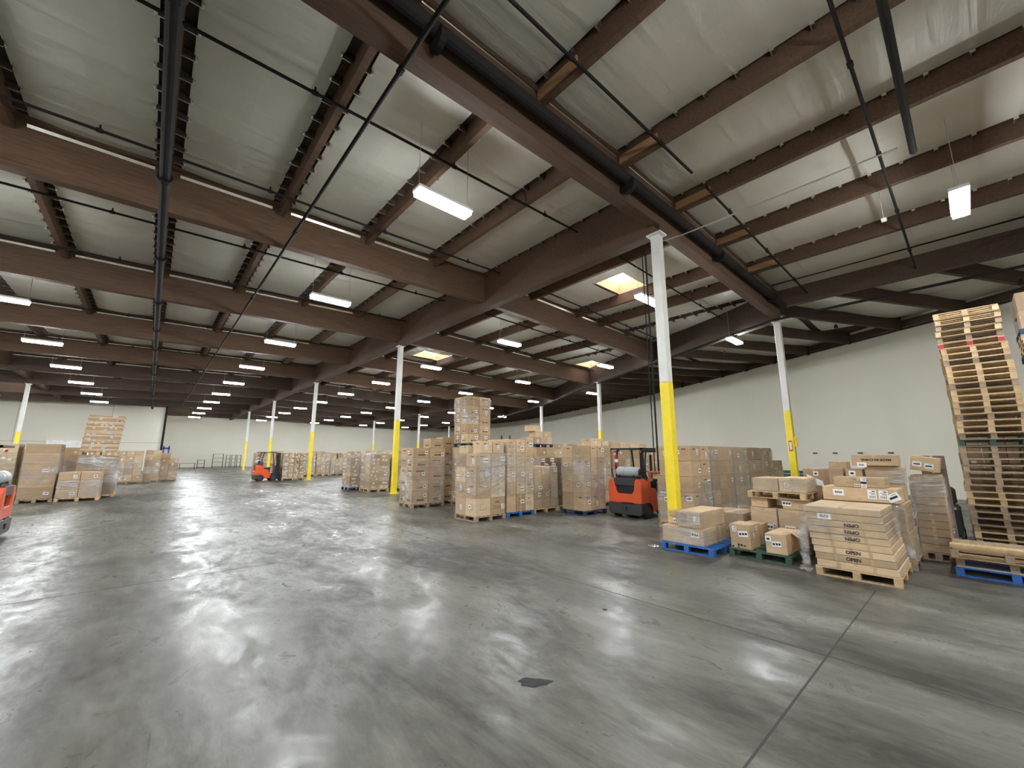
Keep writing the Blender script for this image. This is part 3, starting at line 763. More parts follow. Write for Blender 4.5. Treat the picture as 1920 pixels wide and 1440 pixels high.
load('stack seen through the red forklift guard', 13.75, 9.55, 3, 2, .42, .5, [.40] * 5, 'palgrey', style=['small', 'none'], lab=.5, wz=(.4, 1.8), palette_parts=False, stuff=True)
load('stack beyond the red forklift seat', 15.15, 9.55, 3, 2, .42, .5, [.40] * 5, 'palgrey', style=['small', 'none'], lab=.4, palette_parts=False, stuff=True)
load('stack behind the drain riser', 16.5, 9.6, 3, 2, .45, .5, [.41] * 5, 'palgrey', style='none', mats=[C[1]], lab=.3, palette_parts=False, stuff=True)
for x, z, dx, h, n in [(12.5, 2.24, .62, .27, 'angled pale carton on the stack behind the dark blue pallet'), (13.2, 2.24, .42, .18, 'low carton beside the angled pale carton')]:
    o = carton(x, 9.62, z, dx, .5, h, n, C[1], 'small'); stick(o, 'y-', .5, .5, (dx, .5, h), 0)
for q, x in enumerate((13.8, 14.55, 15.2, 15.9)):
    carton(x, 9.65, 2.142, .6, .5, (.32, .25, .2, .24)[q], 'loose carton on the stack tops behind the red forklift, %s' % ordw(q + 1), C[1], 'none')
# --- long row behind the first yellow post
HN = ['row stack cornered beside the red forklift', 'row stack second from the forklift', 'row stack third from the forklift', 'row stack fourth from the forklift', 'row stack fifth from the forklift']
for n, (x0, nx, dx, hh) in enumerate([(10.45, 2, .56, .40), (11.62, 3, .52, .40), (13.24, 2, .60, .40), (14.5, 2, .58, .40), (15.72, 2, .54, .40)]):
    load(HN[n], x0, 4.88, nx, 1 if n else 2, dx, .49 if n == 0 else .95, [hh] * 5, 'palgrey', style=['small', 'none'] if n == 0 else 'none', mats=[C[0]] if n < 1 else [C[2]], lab=.75 if n == 0 else .4, wz=(.2, 1.2) if n == 0 else (.2, 2.1), palette_parts=n < 2)
load('low last row stack near the curving wall', 16.95, 4.9, 2, 1, .5, .95, [.4, .4, .4, .36], 'palgrey', style='none', mats=[C[2]], lab=.3, palette_parts=False, wz=(.2, 1.5))

# --- blue pallet in front of the first yellow post
pallet(8.13, 3.5, 0, 1.24, 1.05, 'palblue', 'bright blue pallet in front of the first yellow post')
def one(x, y, z, dx, dy, h, label, mat=None, style='none', seam='x', labs=(), rz=0, name='carton'):
    o = carton(x, y, z, dx, dy, h, label, mat, style, seam, None, rz, name)
    for (f_, u, v, st, s_, t) in labs: stick(o, f_, u, v, (dx, dy, h), st, s_, t)
    return o
zz = PH + .001
a = one(8.22, 3.70, zz, .62, .86, .325, 'wide lower carton with one label on the blue pallet', C[0], 'none', 'x', [('x-', .2, .62, 2, 1.0, .05)])
one(8.85, 3.70, zz, .23, .86, .325, 'narrow lower carton next to the wide one on the blue pallet', C[2], 'none', 'v')
one(9.09, 3.72, zz, .26, .84, .30, 'shadowed end carton on the blue pallet', C[2], 'none', 'x')
o = one(8.2, 3.73, zz + .327, 1.14, .48, .315, 'large upper carton with faded printing on the blue pallet', C[0], 'none', 'y', [('x-', .17, .5, 0, 1.1, 0)])
for q in range(9):
    u, v = .30 + .012 * (q % 2), .26 - q * .022
    MB().box(-.0022, .33 - (.06 if q % 3 else .02), v, -.0006, .40, v + .009).build('faded_print', M['print'], o)
one(8.45, 4.28, zz + .327, .42, .26, .145, 'lower small yellowish flat carton beside the yellow post', M['cardyellow'], 'none', 'x', [('x-', .3, .5, 2, .8, 0)])
one(8.47, 4.29, zz + .474, .38, .25, .11, 'upper small yellowish flat carton beside the yellow post', M['cardyellow'], 'none', 'x')
wrap(8.2, 3.69, 9.36, 4.58, zz + .01, zz + .33, 'clear film around the lower cartons on the blue pallet', flare=.0, mat='film')
wrap(8.2, 3.73, 9.345, 4.215, zz + .36, zz + .64, 'loose clear film around the large upper carton on the blue pallet', amp=.008)

# --- green pallet
pallet(8.55, 2.36, 0, 1.1, 1.02, 'palgreen', 'scuffed dark green pallet with two torn cartons')
a = one(8.60, 3.0, zz, .50, .36, .445, 'upright carton with three white labels on the green pallet', C[0], 'none', 'y', [('x-', .76, .80, 0, .75, 0), ('x-', .35, .62, 2, 1.05, -.12), ('y-', .35, .55, 0, .7, 0), ('y-', .62, .82, 3, .7, 0)])
for u0, v0, u1, v1 in ((.30, .02, .335, .05), (.2, .05, .235, .09), (.15, .05, .185, .09), (.09, .055, .13, .075), (.20, .02, .245, .035)):
    MB().box(-.0022, u0, v0, -.0006, u1, v1).build('printed_symbol', M['ink'], a)
a = one(8.62, 2.42, zz, .86, .345, .345, 'crumpled carton with two white labels on the green pallet', C[0], 'none', 'y', [('x-', .85, .72, 3, .95, 0), ('x-', .48, .5, 2, .95, -.08)])
b = MB(); b.quad([(.30, -.004, .345), (.86, -.004, .34), (.84, -.10, .30), (.34, -.09, .27)]); b.quad([(.0, 0, .346), (.3, 0, .346), (.28, .06, .385), (.02, .08, .375)])
fl_ = b.build('torn_flap', M['card'][0], a)
one(9.28, 3.0, zz, .34, .34, .40, 'half hidden carton behind the two torn ones on the green pallet', C[2], 'none', 'x')
# --- wrapped load with a wooden pallet on it
pallet(9.72, 2.33, 0, 1.15, 1.04, 'palgrey', 'weathered pallet under the wrapped pair behind the green pallet')
one(9.74, 2.86, zz, 1.1, .49, .665, 'wrapped lower carton behind the upright green-pallet carton', C[0], 'none', 'x', [('x-', .35, .45, 2, 1.1, 0), ('x-', .12, .5, 3, .6, .3)])
one(9.74, 2.35, zz, 1.1, .49, .665, 'wrapped lower carton behind the crumpled green-pallet carton', C[0], 'none', 'x', [('x-', .6, .45, 2, 1.1, 0)])
wrap(9.74, 2.35, 10.84, 3.35, .16, .80, 'clear film around the two lower cartons behind the green pallet')
one(9.80, 3.02, .806, .6, .32, .195, 'open-ended carton holding up the raised pale pallet', C[0], 'square', 'y')
one(9.80, 2.36, .806, .6, .40, .195, 'carton with white label holding up the raised pale pallet', C[0], 'none', 'x', [('x-', .8, .6, 2, 1.0, 0)])
pallet(9.74, 2.33, 1.003, 1.1, 1.04, 'palwood', 'clean pale pallet raised on cartons behind the green pallet')
one(9.82, 2.80, 1.143, .8, .48, .27, 'wrapped carton on the raised pale pallet, toward the yellow post', C[1], 'none', 'x')
one(9.82, 2.33, 1.143, .8, .46, .29, 'wrapped carton with label on the raised pale pallet', C[1], 'none', 'x', [('x-', .7, .5, 0, .8, .0)])
wrap(9.82, 2.33, 10.62, 3.28, 1.15, 1.42, 'clear film around the two cartons on the raised pale pallet', amp=.009)
load('low wrapped carton between the blue and raised pallets', 9.75, 3.5, 1, 1, 1.0, .75, [.5], 'palgrey', style='none', mats=[C[2]], lab=0, wz=(.2, .72), palette_parts=False)

# --- flat cartons marked OPEN
pallet(8.29, .94, 0, 1.3, 1.02, 'palwood', 'pale pallet under the leaning flat cartons marked OPEN')
FH = .103; marks = {1: 0, 2: 0, 4: 1, 5: 1, 6: 1}
for li in range(9):
    ly = .0 + .014 * li; lx = R.uniform(-.012, .012)
    txt = 'flat carton printed OPEN, %s from the bottom of the leaning pile' % ordw(li + 1) if li in marks else 'plain flat carton, %s from the bottom of the leaning pile' % ordw(li + 1)
    o = carton(8.31 + lx, .95 + ly, zz + li * FH, 1.26, .99, FH - .002, txt, C[0] if li % 2 else C[1], 'none', 'x', 'leaning pile of flat cartons', name='flat_carton')
    for u in (.28, .72): MB().box(-.001, .99 * u - .02, .002, .004, .99 * u + .02, FH - .006).build('carton_tape', M['tape'], o)
    if li in marks: text_on_x('OPEN', .07, o, -.001, .52 - .02 * li, FH * .5, flip=bool(marks[li]), mat=M['ink'], bold=.0022)
    if li == 7:
        l = MB(); l.box(-.004, .63, .006, -.001, .81, .095); lb = l.build('paper_label', M['paper'], o)
        text_on_x('SLC3', .05, lb, -.006, .72, .055, bold=.0015)
wrap(8.285, .99, 9.585, 2.07, .60, zz + 9 * FH, 'clear film tight around the upper leaning flat cartons', amp=.008)
b = MB()
for q in range(40):
    a0 = R.uniform(0, 6.28); rr = R.uniform(.02, .12); px_, py_ = 8.36 + R.uniform(-.16, .05), 2.05 + R.uniform(-.02, .16); z0_ = R.uniform(.004, .05)
    b.quad([(px_, py_, z0_), (px_ + rr * math.cos(a0), py_ + rr * math.sin(a0), z0_ + R.uniform(0, .05)), (px_ + rr * math.cos(a0 + 1), py_ + rr * math.sin(a0 + 1), z0_ + R.uniform(0, .09))])
for q in range(26):
    z0_ = R.uniform(.02, .62); b.quad([(8.25, 2.09 + R.uniform(0, .03), z0_), (8.24, 2.10 + R.uniform(0, .06), z0_ + .14), (8.245, 2.04, z0_ + .17), (8.24, 2.0, z0_ + .02)])
tag(b.build('film_scrap', M['filmheavy']), 'torn crumpled clear film trailing off the leaning flat cartons', 'plastic film')
b = MB()
for q in range(24):
    a0 = R.uniform(0, 6.28); rr = R.uniform(.02, .08); px_, py_ = 8.02 + R.uniform(-.05, .08), 4.62 + R.uniform(-.03, .16)
    b.quad([(px_, py_, .004), (px_ + rr * math.cos(a0), py_ + rr * math.sin(a0), R.uniform(0.004, .05)), (px_ + rr * math.cos(a0 + 1), py_ + rr * math.sin(a0 + 1), .01 + R.uniform(0, .06))])
tag(b.build('film_scrap', M['filmheavy']), 'small clump of clear film on the floor beside the blue pallet', 'plastic film')

# --- mixed pile behind the OPEN cartons
pallet(9.66, .88, 0, 1.2, 1.15, 'palgrey', 'pallet hidden under the mixed pile behind the OPEN cartons')
one(9.66, .9, zz, 1.15, 1.12, .46, 'wide lower carton of the wrapped mixed pile', C[2], 'none', 'x')
one(9.66, .92, zz + .462, 1.15, 1.1, .465, 'wide middle carton of the wrapped mixed pile', C[2], 'none', 'x')
z1 = zz + .93
o = one(9.62, .96, z1, .7, 1.06, .245, 'long flat carton with four papers lying on the mixed pile', C[0], 'none', 'x', [('x-', .33, .55, 0, 1.2, 0), ('x-', .19, .55, 0, 1.2, .05), ('x-', .07, .42, 1, 1.3, -.5)])
l = MB(); l.box(-.004, .74, .09, -.001, .90, .2); lb = l.build('paper_label', M['paper'], o); text_on_x('RF04', .05, lb, -.006, .82, .145, bold=.0015)
z2 = z1 + .247
o = one(9.66, 1.12, z2, .50, .72, .175, 'shorter flat carton with tall white labels on the long flat carton', C[0], 'lines', 'x', [('x-', .40, .68, 0, .8, 0), ('x-', .40, .28, 0, .8, 0), ('x-', .53, .2, 2, .5, 0)])
one(10.36, .95, z1, .48, .52, .62, 'upright wrapped carton at the back of the mixed pile', C[0], 'none', 'y', [('y-', .4, .6, 0, 1, 0)])
one(10.36, 1.5, z1, .42, .27, .55, 'narrow carton with two papers under the carton printed MADE', C[2], 'none', 'y', [('x-', .6, .85, 3, 1, 0), ('x-', .4, .5, 3, .8, .3)])
one(10.36, 1.80, z1, .30, .24, .56, 'plain upright carton at the post side of the mixed pile', C[2], 'none', 'y', [('x-', .3, .45, 0, .7, 0)])
one(10.68, 1.78, z1, .4, .3, .69, 'taller carton behind the plain upright carton of the mixed pile', C[0], 'none', 'x')
o = one(10.25, .97, z1 + .622, .5, .66, .20, 'long carton printed MADE IN CHINA upside down atop the pile', C[0], 'none', 'x')
text_on_x('MADE IN CHINA', .058, o, -.001, .30, .11, flip=True, mat=M['ink'], bold=.0018)
l = MB(); l.box(-.004, .44, -.03, -.001, .58, .06); lb = l.build('paper_label', M['paper'], o); text_on_x('SLB1', .04, lb, -.006, .51, .015, bold=.0012)
o = one(11.0, .50, zz + 1.42, .5, .40, .27, 'tilted carton with two white papers sliding off the pile', C[0], 'none', 'y', [('x-', .75, .45, 1, .95, 0), ('x-', .35, .38, 1, .95, 0)])
o.rotation_euler = (math.radians(9), 0, 0)
pallet(10.93, .46, 0, .75, .46, 'palgrey', 'half pallet under the narrow wrapped stack behind the mixed pile', False)
for li in range(10):
    carton(10.95 + .01 * math.sin(li * 2), .48, zz + li * .138, .66, .42, .136, 'thin carton, %s from the bottom of the narrow wrapped stack' % ordw(li + 1), C[2], 'none', 'x', 'narrow wrapped stack behind the mixed pile', name='flat_carton')
wrap(10.95, .47, 11.63, .91, .2, 1.5, 'heavy clear film around the narrow wrapped stack', amp=.012, mat='filmheavy')
wrap(9.665, .89, 10.84, 2.05, .2, 1.05, 'heavy clear film around the lower mixed pile', bands=[(.9, .8, .9)], amp=.012, mat='filmheavy')
wrap(10.355, .945, 10.845, 1.475, 1.36, 1.66, 'bright taut film across the top of the mixed pile', amp=.01, mat='filmheavy')
# carton by the post side with a folded paper
pallet(11.0, 2.2, 0, 1.0, .8, 'palgrey', 'pallet under the stack with a folded paper on it', False)
one(11.03, 2.22, zz, .9, .76, .55, 'lower carton of the stack with a folded paper', C[2], 'none', 'x')
one(11.03, 2.22, zz + .552, .9, .76, .48, 'middle carton of the stack with a folded paper', C[2], 'none', 'x')
o = one(11.05, 2.24, zz + 1.034, .5, .40, .42, 'top carton with folded white paper hanging from it', C[2], 'none', 'x', [('x-', .4, .75, 3, .9, 0)])
MB().quad([(-.004, .34, .30), (-.004, .05, .16), (-.02, .03, .05), (-.02, .26, .08)]).build('folded_paper', M['paper'], o)
# dark stuff between pile and pallet tower
for li in range(6):
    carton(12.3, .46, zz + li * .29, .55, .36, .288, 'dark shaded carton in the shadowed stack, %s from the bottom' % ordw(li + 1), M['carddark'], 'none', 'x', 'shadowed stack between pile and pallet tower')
pallet(12.25, .44, 0, .65, .4, 'palgrey', 'small pallet under the shadowed dark stack', False)
e = empty('floor_scrubber', (13.95, .80, 0), 0, 'black cleaning machine in the shadow beside the pallet tower', 'cleaning machine')
MB().box(-.5, -.4, .12, .5, .4, .75).build('body', M['black'], e, bevel=.05)
MB().box(.1, -.36, .75, .5, .36, 1.15).build('tank', M['dgrey'], e, bevel=.06)
MB().path([(-.45, -.3, .75), (-.6, -.3, 1.25), (-.6, .3, 1.25), (-.45, .3, .75)], .02).build('handle', M['steel'], e)
for sx_ in (-.35, .35):
    for sy in (-.38, .38): MB().tube((sx_, sy - .03, .12), (sx_, sy + .03, .12), .12, 14).build('wheel', M['rubber'], e)

# --- pallet towers
def tower(x, y, n, w, d, desc, z0=0, special={}, sway=.035, parts=True):
    ph = R.uniform(0, 6)
    for i in range(n):
        c = special.get(i) or ('palwood' if R.random() < (.82 if i > n * .5 else .5) else 'palgrey')
        blk = None
        if c == 'red': c, blk = 'palwood', 'palred'
        ox = sway * math.sin(i * .37 + ph) + R.uniform(-.012, .012); oy = sway * math.sin(i * .23 + ph * 2) + R.uniform(-.015, .015)
        pallet(x + ox, y + oy, z0 + i * (PH + .001), w, d, c, '%s, %s pallet from the bottom' % (desc, ordw(i + 1)), parts, 0, desc, blk)
    return z0 + n * (PH + .001)
tower(13.5, -.77, 37, 1.2, 1.0, 'tall leaning tower of empty pallets', special={31: 'red', 15: 'palgreen'})
tower(14.85, -.80, 31, 1.2, 1.08, 'pallet tower hidden behind the tall leaning one', sway=.01, parts=False)  # out-of-sight tower added so the gaps of the front one stay dark
load('brown cartons added behind the pallet towers to darken their gaps', 16.6, -.95, 2, 3, .6, .42, [.45] * 8, 'palgrey', mats=[C[2]], lab=.2, stuff=True, palette_parts=False)  # unseen cartons added to keep the bright wall out of the tower gaps
zt = tower(15.3, -2.12, 35, 1.2, 1.05, 'second pallet tower beside the frame edge', special={34: 'paldblue', 33: 'palwood', 30: 'paldblue', 31: 'palwood', 20: 'paldblue'}, sway=.02)
load('wrapped boxes on the second pallet tower', 15.3, -2.1, 2, 2, .6, .5, [.45, .45], None, z0=zt, style='none', mats=[C[2]], lab=.3, wz=(zt + .05, zt + .9))
pallet(9.86, -.78, 0, 1.2, 1.24, 'palblue', 'blue pallet at the bottom of the low pallet pile')
pallet(9.88, -.76, PH + .001, 1.2, 1.2, 'palwood', 'pale pallet in the middle of the low pallet pile', cblock='palgrey')
pallet(9.80, -.74, 2 * PH + .002, 1.2, 1.22, 'palgrey', 'upper pallet of the low pallet pile')
for q in range(7):
    o = MB().box(0, 0, 0, .12, 1.26 + R.uniform(-.03, .03), .02).build('loose_board', M['palwood'], None, (9.78 + .0 + (q % 2) * .13 + R.uniform(-.01, .01), -.78 + R.uniform(-.03, .03), 3 * PH + .003 + (q // 2) * .0205))
    tag(o, 'loose pale wooden board on the low pallet pile, %s layer%s' % (ordw(q // 2 + 1), ', front' if q % 2 == 0 else ', rear'), 'board', 'loose boards on the low pallet pile')
o = MB()
for x, y, z in ((21.0, 4.3, .95), (21.0, 4.3, 1.1)): o.box(x, y, z, x + .12, y + 2.6, z + .13)
for y in (4.5, 6.6): o.box(21.0, y, 0, 21.12, y + .1, .95)
tag(o.build('rack_beam', M['rackgreen']), 'dark green storage rack beams behind the leaning yellow post', 'rack beam')

# --- two thin-carton pallets, middle distance
load('thin-carton pallet cornered at the second yellow post', 8.65, 21.0, 2, 2, .55, .6, [.20] * 9, 'palwood', style='none', mats=[C[2]], lab=.8, wz=(.2, 1.95), labst=3, labsc=.8, stuff=True)
load('thin-carton pallet on dark blue base', 8.28, 22.7, 2, 2, .5, .58, [.20] * 9, 'paldblue', style='none', mats=[C[2]], lab=.95, wz=(.2, 1.95), labst=3, labsc=.9, stuff=True)
load('stack hidden behind the second yellow post', 9.95, 21.1, 2, 2, .6, .6, [.30] * 6, 'palwood', style='none', mats=[C[2]], lab=.4, wz=(.2, 1.9), palette_parts=False, stuff=True)

# --- open-floor side stacks
load('wrapped stack beside the nearer red forklift', -5.2, 25.3, 2, 1, .62, 1.1, [.5, .45, .45, .45, .35], 'palgrey', style='none', mats=[C[2]], lab=.5, sx=1, wz=(.2, 2.0), palette_parts=False, stuff=True)
load('tall wrapped stack second from the nearer forklift', -3.78, 25.3, 1, 1, .98, 1.1, [.45, .5, .45, .45, .35], 'palgrey', style='none', mats=[C[2]], lab=.7, sx=1, wz=(.7, 1.9), palette_parts=False)
load('low wrapped stack before the thin-carton stack', -2.72, 25.1, 2, 1, .64, 1.0, [.36, .36, .33], 'palwood', style='none', mats=[C[0]], lab=.9, sx=1, wz=(.15, .85))
load('silvery wrapped stack under the tall thin stack', -2.35, 26.45, 2, 2, .65, .55, [.44, .44, .44, .42], 'palwood', style='none', mats=[C[2]], lab=.3, sx=1, wz=(.2, 1.85))
wrap(-2.37, 26.42, -1.03, 27.57, .25, 1.8, 'second heavy film layer on the silvery stack under the thin stack', amp=.02, mat='filmheavy')
pallet(-2.4, 26.5, 1.90, 1.25, 1.1, 'palwood', 'pallet carrying the tall stack of thin cartons')
for li in range(24):
    o = carton(-2.38 + li * .004 + R.uniform(-.015, .015), 26.5 + R.uniform(-.01, .01), 2.04 + li * .069, 1.2, 1.08, .067, 'thin carton, %s layer up in the tall thin stack on its own pallet' % ordw(li + 1), C[(li * 7) % 3], 'none', 'n', 'tall stack of thin cartons', name='flat_carton')
    for q in range(R.choice([1, 2, 2, 3])): stick(o, 'y-', R.uniform(.08, .92), .5, (1.2, 1.08, .067), 1, .62)

load('taped stack behind the low wrapped stack', -3.6, 28.2, 2, 2, .55, .5, [.42] * 5, 'palgrey', style='none', mats=[C[0]], lab=.3, sx=1, wz=(.4, 1.7), palette_parts=False, stuff=True)
load('stack against the tall thin stack, toward the end wall', -1.62, 38.15, 3, 2, .43, .55, [.42, .42, .42, .42, .36], 'palgrey', style='none', mats=[C[0], C[2]], lab=.35, sx=1, wz=(.3, 1.5), palette_parts=False, stuff=True)
load('film-banded stack in the open-floor row', -.22, 38.8, 2, 2, .42, .55, [.45, .45, .45, .45, .30], 'palgrey', style='none', mats=[C[2]], lab=.25, sx=1, wz=(.5, 1.7), palette_parts=False, stuff=True)
load('last low stack of the open-floor row', .60, 40.2, 2, 2, .55, .55, [.55, .55, .42], 'palgrey', style='none', mats=[C[2]], lab=.4, sx=1, wz=(.3, 1.3), palette_parts=False, stuff=True)
carton(.62, 40.25, 1.662, .6, .6, .36, 'single carton on top of the last low stack', C[2], 'none')

# --- far stacks: cartons beyond counting, merged
def far(desc, x, y, nx, ny, dx, dy, layers, sx=-1, wz=True, pal='palwood', lab=.5, mat='film'):
    zt = load(desc, x, y, nx, ny, dx, dy, layers, pal, stuff=True, lab=lab, palette_parts=False, sx=sx)
    if wz: wrap(x, y, x + nx * dx, y + ny * dy, .25, zt - .12, 'clear film around the ' + desc, mat=mat)
    return zt
far('thin-carton load on the distant forklift', 7.66, 34.95, 4, 2, .38, .55, [.12] * 16, lab=.9, wz=False)
fd = ['silvery load behind the third yellow post', 'bare-topped load behind the third yellow post', 'loose low load in the far row', 'labelled load in the far row', 'tight wrapped load in the far row', 'load beside the tight wrapped one in the far row', 'load showing behind the second yellow post', 'last load of the far row']
for n in range(8):
    hh = [[.13] * 15, [.4] * 5, [.35] * 4, [.15] * 13, [.3] * 6, [.4] * 5, [.25] * 8, [.4] * 5][n]
    far(fd[n], 10.3 + n * 1.32, 40.4 + .12 * (n % 3), 3, 2, .41, .5, hh, lab=.4, mat='filmheavy' if n in (0, 2, 5) else 'film')
for n in range(15):
    far('carton load %s along the row before the end wall' % ordw(n + 1), 8.2 + n * 1.4, 49.5 + .3 * (n % 2), 3, 1, .43, 1.0, [.42, .42, .42, .42, .3 + .2 * (n % 3 == 1)], lab=.3, wz=n % 3 == 0)
for n in range(7):
    far('carton load %s along the row behind the first stacks' % ordw(n + 1), 12.4 + n * 1.45, 30.0 + .3 * (n % 2), 3, 1, .43, 1.0, [.42] * 5, lab=.3, wz=n % 2 == 0)
for n in range(5):
    far('carton load %s along the row beyond the raised dark pallet' % ordw(n + 1), 16.2 + n * 1.38, 16.6 - .3 * n, 3, 1, .43, 1.0, [.42] * 5 + ([.3] if n % 3 else []), lab=.3, wz=n % 2 == 0)
for n in range(5):
    far('wrapped load %s behind the stacks beside the nearer forklift' % ordw(n + 1), -10.6 + n * 1.35, 29.0, 3, 1, .42, 1.0, [.4] * 5, sx=1, lab=.4)
for n in range(4):
    far('wrapped load %s on the open-floor edge' % ordw(n + 1), -7.4 + n * 1.4, 40.5, 3, 1, .42, 1.0, [.4] * 5, sx=1, lab=.3)
tag(STUFF.build('far_cartons', [C[0], C[2], C[1], M['paper']]), 'mass of brown cartons in the distant rows', 'cartons', kind='stuff')
b = MB()
for dx_ in (0, .5):
    b.box(17.2 + dx_, 20.5 - dx_ * .5, 0, 17.26 + dx_, 20.6 - dx_ * .5, 3.15)
for z in (1.2, 2.6): b.box(17.2, 20.3, z, 17.76, 20.36, z + .06)
tag(b.build('lift_mast', M['black']), 'two thin black lift mast uprights behind the stacks', 'lift mast')

# ------------------------------------------------------------------ forklifts
def forklift(x, y, rz, label, sc_=1.0, fork_z=.05):
    e = empty('forklift', (x, y, 0), rz, label, 'forklift'); W = .58
    og, dg, bk = M['orange'], M['dgrey'], M['black']
    # counterweight: one solid with raised side horns, outline seen from behind (y,z)
    pts = [(-W, .44), (W, .44), (W + .01, .62), (W - .01, 1.05), (W - .07, 1.17), (W - .17, 1.17), (W - .22, 1.10), (W - .26, .82), (W - .33, .72), (-W + .33, .72), (-W + .26, .82), (-W + .22, 1.10), (-W + .17, 1.17), (-W + .07, 1.17), (-W + .01, 1.05), (-W - .01, .62)]
    b = MB(); b.prism(pts, 'x', .02, .46); b.build('counterweight', og, e, bevel=.018)
    lo = [(-W - .01, .17), (-W + .07, .10), (W - .07, .10), (W + .01, .17), (W + .01, .44), (-W - .01, .44)]
    b = MB(); b.prism(lo, 'x', 0, .34); b.box(-.012, -.06, .22, .0, .06, .34); lw = b.build('lower_bumper', dg, e, bevel=.02)
    MB().box(-.006, -.07, .22, .004, .07, .33).build('tow_recess', bk, lw)
    MB().box(.0, -.3, .425, .03, .1, .47).build('tow_slot', bk, e)
    b = MB(); b.prism([(-W + .25, .72), (W - .25, .72), (W - .2, .98), (-W + .2, .98)], 'x', .10, .44); b.build('radiator_grille', bk, e)
    b = MB(); b.prism([(-W + .21, .96), (W - .21, .96), (W - .19, 1.19), (-W + .19, 1.19)], 'x', .035, .44); b.build('rear_hood_panel', dg, e, bevel=.015)
    # body sides sloping forward
    for s in (-1, 1):
        y0, y1 = sorted((s * (W - .09), s * W))
        b = MB(); b.prism([(.44, .44), (.62, .20), (1.50, .20), (1.50, .42), (1.12, .46), (.86, .84), (.60, .90), (.58, 1.12), (.46, 1.17)], 'y', y0, y1); b.build('side_panel', og, e, bevel=.01)
    b = MB(); b.box(.44, -W + .09, .3, 1.05, W - .09, .86); b.box(1.0, -W + .09, .2, 1.55, W - .09, .44); b.build('engine_hood', dg, e, bevel=.02)
    b = MB(); b.box(1.42, -W + .05, .42, 1.58, W - .05, 1.12); b.build('dashboard', bk, e, bevel=.02)
    # seat, wheel
    b = MB(); b.box(.66, -.24, .86, 1.12, .24, .98); b.build('seat', bk, e, bevel=.03)
    b = MB(); b.prism([(.62, .96), (.74, .96), (.66, 1.46), (.56, 1.46)], 'y', -.22, .22); b.build('backrest', M['seatgrey'], e, bevel=.04)
    b = MB(); c0 = Vector((1.34, 0, 1.22)); pr_ = None
    for k in range(17):
        a = k / 16 * 6.283; p = c0 + Vector((math.cos(a) * .09, math.sin(a) * .17, math.cos(a) * .14))
        if pr_: b.tube(pr_, p, .014, 6)
        pr_ = p
    b.tube(c0, (1.46, 0, 1.05), .02, 8); b.build('steering_wheel', bk, e)
    # overhead guard
    for s in (-1, 1):
        yy = s * (W - .06)
        b = MB(); b.path([(.42, yy, 1.12), (.40, yy, 1.6), (.50, yy, 2.02), (.60, yy, 2.06)], .032, 8); b.build('guard_rear_pillar', bk, e)
        b = MB(); b.path([(1.54, yy, .8), (1.36, yy, 2.06)], .03, 8); b.build('guard_front_pillar', bk, e)
    b = MB(); b.box(.18, -W + .02, 2.06, 1.42, -W + .08, 2.11); b.box(.18, W - .08, 2.06, 1.42, W - .02, 2.11)
    b.box(.18, -W + .02, 2.06, .25, W - .02, 2.11); b.box(1.36, -W + .02, 2.06, 1.42, W - .02, 2.11)
    for q in range(8): b.box(.36 + q * .125, -W + .05, 2.07, .40 + q * .125, W - .05, 2.10)
    b.build('overhead_guard', bk, e)
    # gas tank lying across the hood
    t = MB(); z = 1.37; r = .155
    t.tube((.25, -.36, z), (.25, .30, z), r, 24); t.tube((.25, -.36, z), (.25, -.43, z), r, 24, 0, .10); t.tube((.25, .30, z), (.25, .37, z), r, 24, 0, .10)
    tk = t.build('gas_tank', M['tank'], e, smooth=False)
    t = MB(); t.tube((.25, .05, z), (.25, .085, z), r + .008, 24); t.box(.22, .04, z + r, .28, .095, z + r + .04); t.build('tank_strap', M['steel'], tk)
    t = MB(); t.tube((.25, -.43, z), (.25, -.49, z), .105, 18); t.tube((.25, -.47, z), (.25, -.53, z), .04, 10); t.build('tank_valve', bk, tk)
    t = MB(); t.box(.12, -.40, 1.19, .38, .34, 1.235); t.box(.12, -.3, 1.2, .16, -.26, 1.3); t.box(.12, .2, 1.2, .16, .24, 1.3); t.build('tank_bracket', bk, e)
    # lamps, extinguisher
    for s in (-1, 1):
        MB().box(.26, s * (W - .12) - .03, 1.96, .30, s * (W - .12) + .03, 2.02).build('tail_lamp', M['red'], e)
    b = MB(); b.tube((.33, W - .13, 1.56), (.33, W - .13, 1.86), .055, 14); b.tube((.33, W - .13, 1.86), (.33, W - .13, 1.93), .02, 8); x_ = b.build('fire_extinguisher', M['red'], e)
    MB().tube((.33, W - .13, 1.66), (.33, W - .13, 1.76), .057, 14).build('extinguisher_label', M['paper'], x_)
    b = MB(); b.path([(.30, W - .02, 1.18), (.28, W + .03, 1.35), (.30, W + .02, 1.45)], .018, 6); b.build('gas_hose', bk, e)
    # wheels
    for wx, wr, wy in ((.40, .23, W - .08), (1.30, .26, W - .06)):
        for s in (-1, 1):
            b = MB(); b.tube((wx, s * wy - .08, wr), (wx, s * wy + .08, wr), wr, 26); wo = b.build('wheel', M['rubber'], e, bevel=0)
            yo = s * (wy + .082); MB().tube((wx, yo - s * .01, wr), (wx, yo, wr), wr * .58, 20, 0).build('wheel_hub', M['dgrey'], wo)
    # mast
    for s in (-1, 1):
        b = MB(); b.box(1.62, s * .34 - .045, .06, 1.74, s * .34 + .045, 2.05); b.build('mast_rail', bk, e)
    b = MB(); b.box(1.62, -.34, 1.98, 1.72, .34, 2.06); b.box(1.62, -.34, 1.0, 1.68, .34, 1.08); b.tube((1.66, 0, .1), (1.66, 0, 1.9), .04, 10); b.build('mast_crossbar', bk, e)
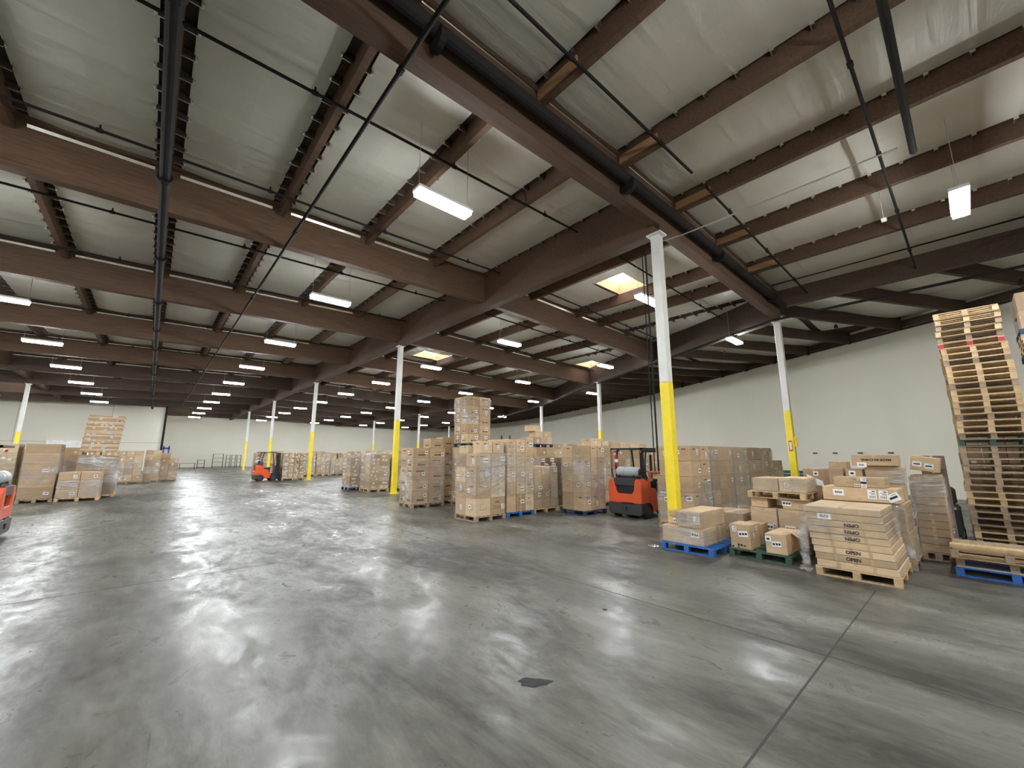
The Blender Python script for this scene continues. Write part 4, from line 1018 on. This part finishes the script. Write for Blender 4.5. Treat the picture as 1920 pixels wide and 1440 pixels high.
    b = MB(); b.box(1.75, -.48, fork_z + .35, 1.79, .48, fork_z + .45); b.box(1.75, -.48, fork_z + .06, 1.79, .48, fork_z + .14)
    for q in (-.45, -.2, .05, .3): b.box(1.75, q, fork_z + .4, 1.78, q + .04, fork_z + 1.1)
    b.build('carriage', bk, e)
    for s in (-1, 1):
        b = MB(); b.box(1.79, s * .26 - .05, fork_z, 2.55, s * .26 + .05, fork_z + .035); b.box(1.79, s * .26 - .05, fork_z, 1.83, s * .26 + .05, fork_z + .5); b.build('fork', bk, e)
    e.scale = (sc_, sc_, sc_); return e
forklift(11.07, 7.33, 0, 'red and grey forklift with grey gas tank parked among the stacks', 1.0)
forklift(5.88, 35.5, 0, 'distant red forklift carrying a load of thin cartons', 1.0, .02).scale = (.93, 1, 1)
forklift(-2.32, 15.0, math.pi, 'red forklift cut off by the picture edge on the open floor', 1.0)

# --- carts near the end wall
def cart(x, y, h, w_, label, n=4):
    e = empty('wire_cart', (x, y, 0), 0, label, 'cart', 'wire carts near the end wall')
    b = MB()
    for i in (0, w_):
        for j in (0, .6): b.tube((i, j, .1), (i, j, h), .022, 6)
    b.build('frame', M['black'], e)
    for k in range(n):
        z = .15 + (h - .2) * k / max(1, n - 1); b = MB()
        b.box(0, 0, z, w_, .03, z + .04); b.box(0, .57, z, w_, .6, z + .04)
        for q in range(6): b.box(w_ * q / 5 - .01, 0, z, w_ * q / 5 + .01, .6, z + .03)
        b.build('shelf', M['dgrey'], e)
    for i in (0, w_):
        for j in (0, .6): MB().tube((i, j - .02, .06), (i, j + .02, .06), .06, 10).build('caster', M['rubber'], e)
cart(7.4, 78.2, 2.1, 1.3, 'wire cart pair at the end wall, the wider')
for q in range(3): cart(9.1 + q * .72, 78.2, 1.9, .5, 'narrow wire cart at the end wall, %s from the main post row' % ordw(3 - q))
cart(5.3, 74.5, 1.2, .8, 'low wire cart standing before the end wall', 3)
cart(3.2, 71.5, .8, 1.6, 'flat low cart beside the forward wall corner', 2)
cart(2.2, 70.5, .9, .6, 'short cart closest to the black corner pipe', 2)
pallet(2.9, 67.6, 0, 1.3, 1.0, 'palwood', 'lone pallet on the floor near the forward wall corner', False)
b = MB(); b.box(1.1, 65.6, 0, 1.25, 65.8, 3.0); b.box(1.6, 65.6, 0, 1.75, 65.8, 3.0); b.box(1.1, 65.6, 2.6, 1.75, 65.7, 2.8); b.box(1.0, 65.0, 0, 1.9, 66.2, .9)
tag(b.build('blue_lift', M['bluepaint']), 'blue stacker lift standing at the forward wall corner', 'lift')
tag(MB().box(-8.6, 66.6, 2.2, -5.4, 67.1, 3.5).build('wall_board', M['dock']), 'pale board leaning on the forward end wall above the stacks', 'board')
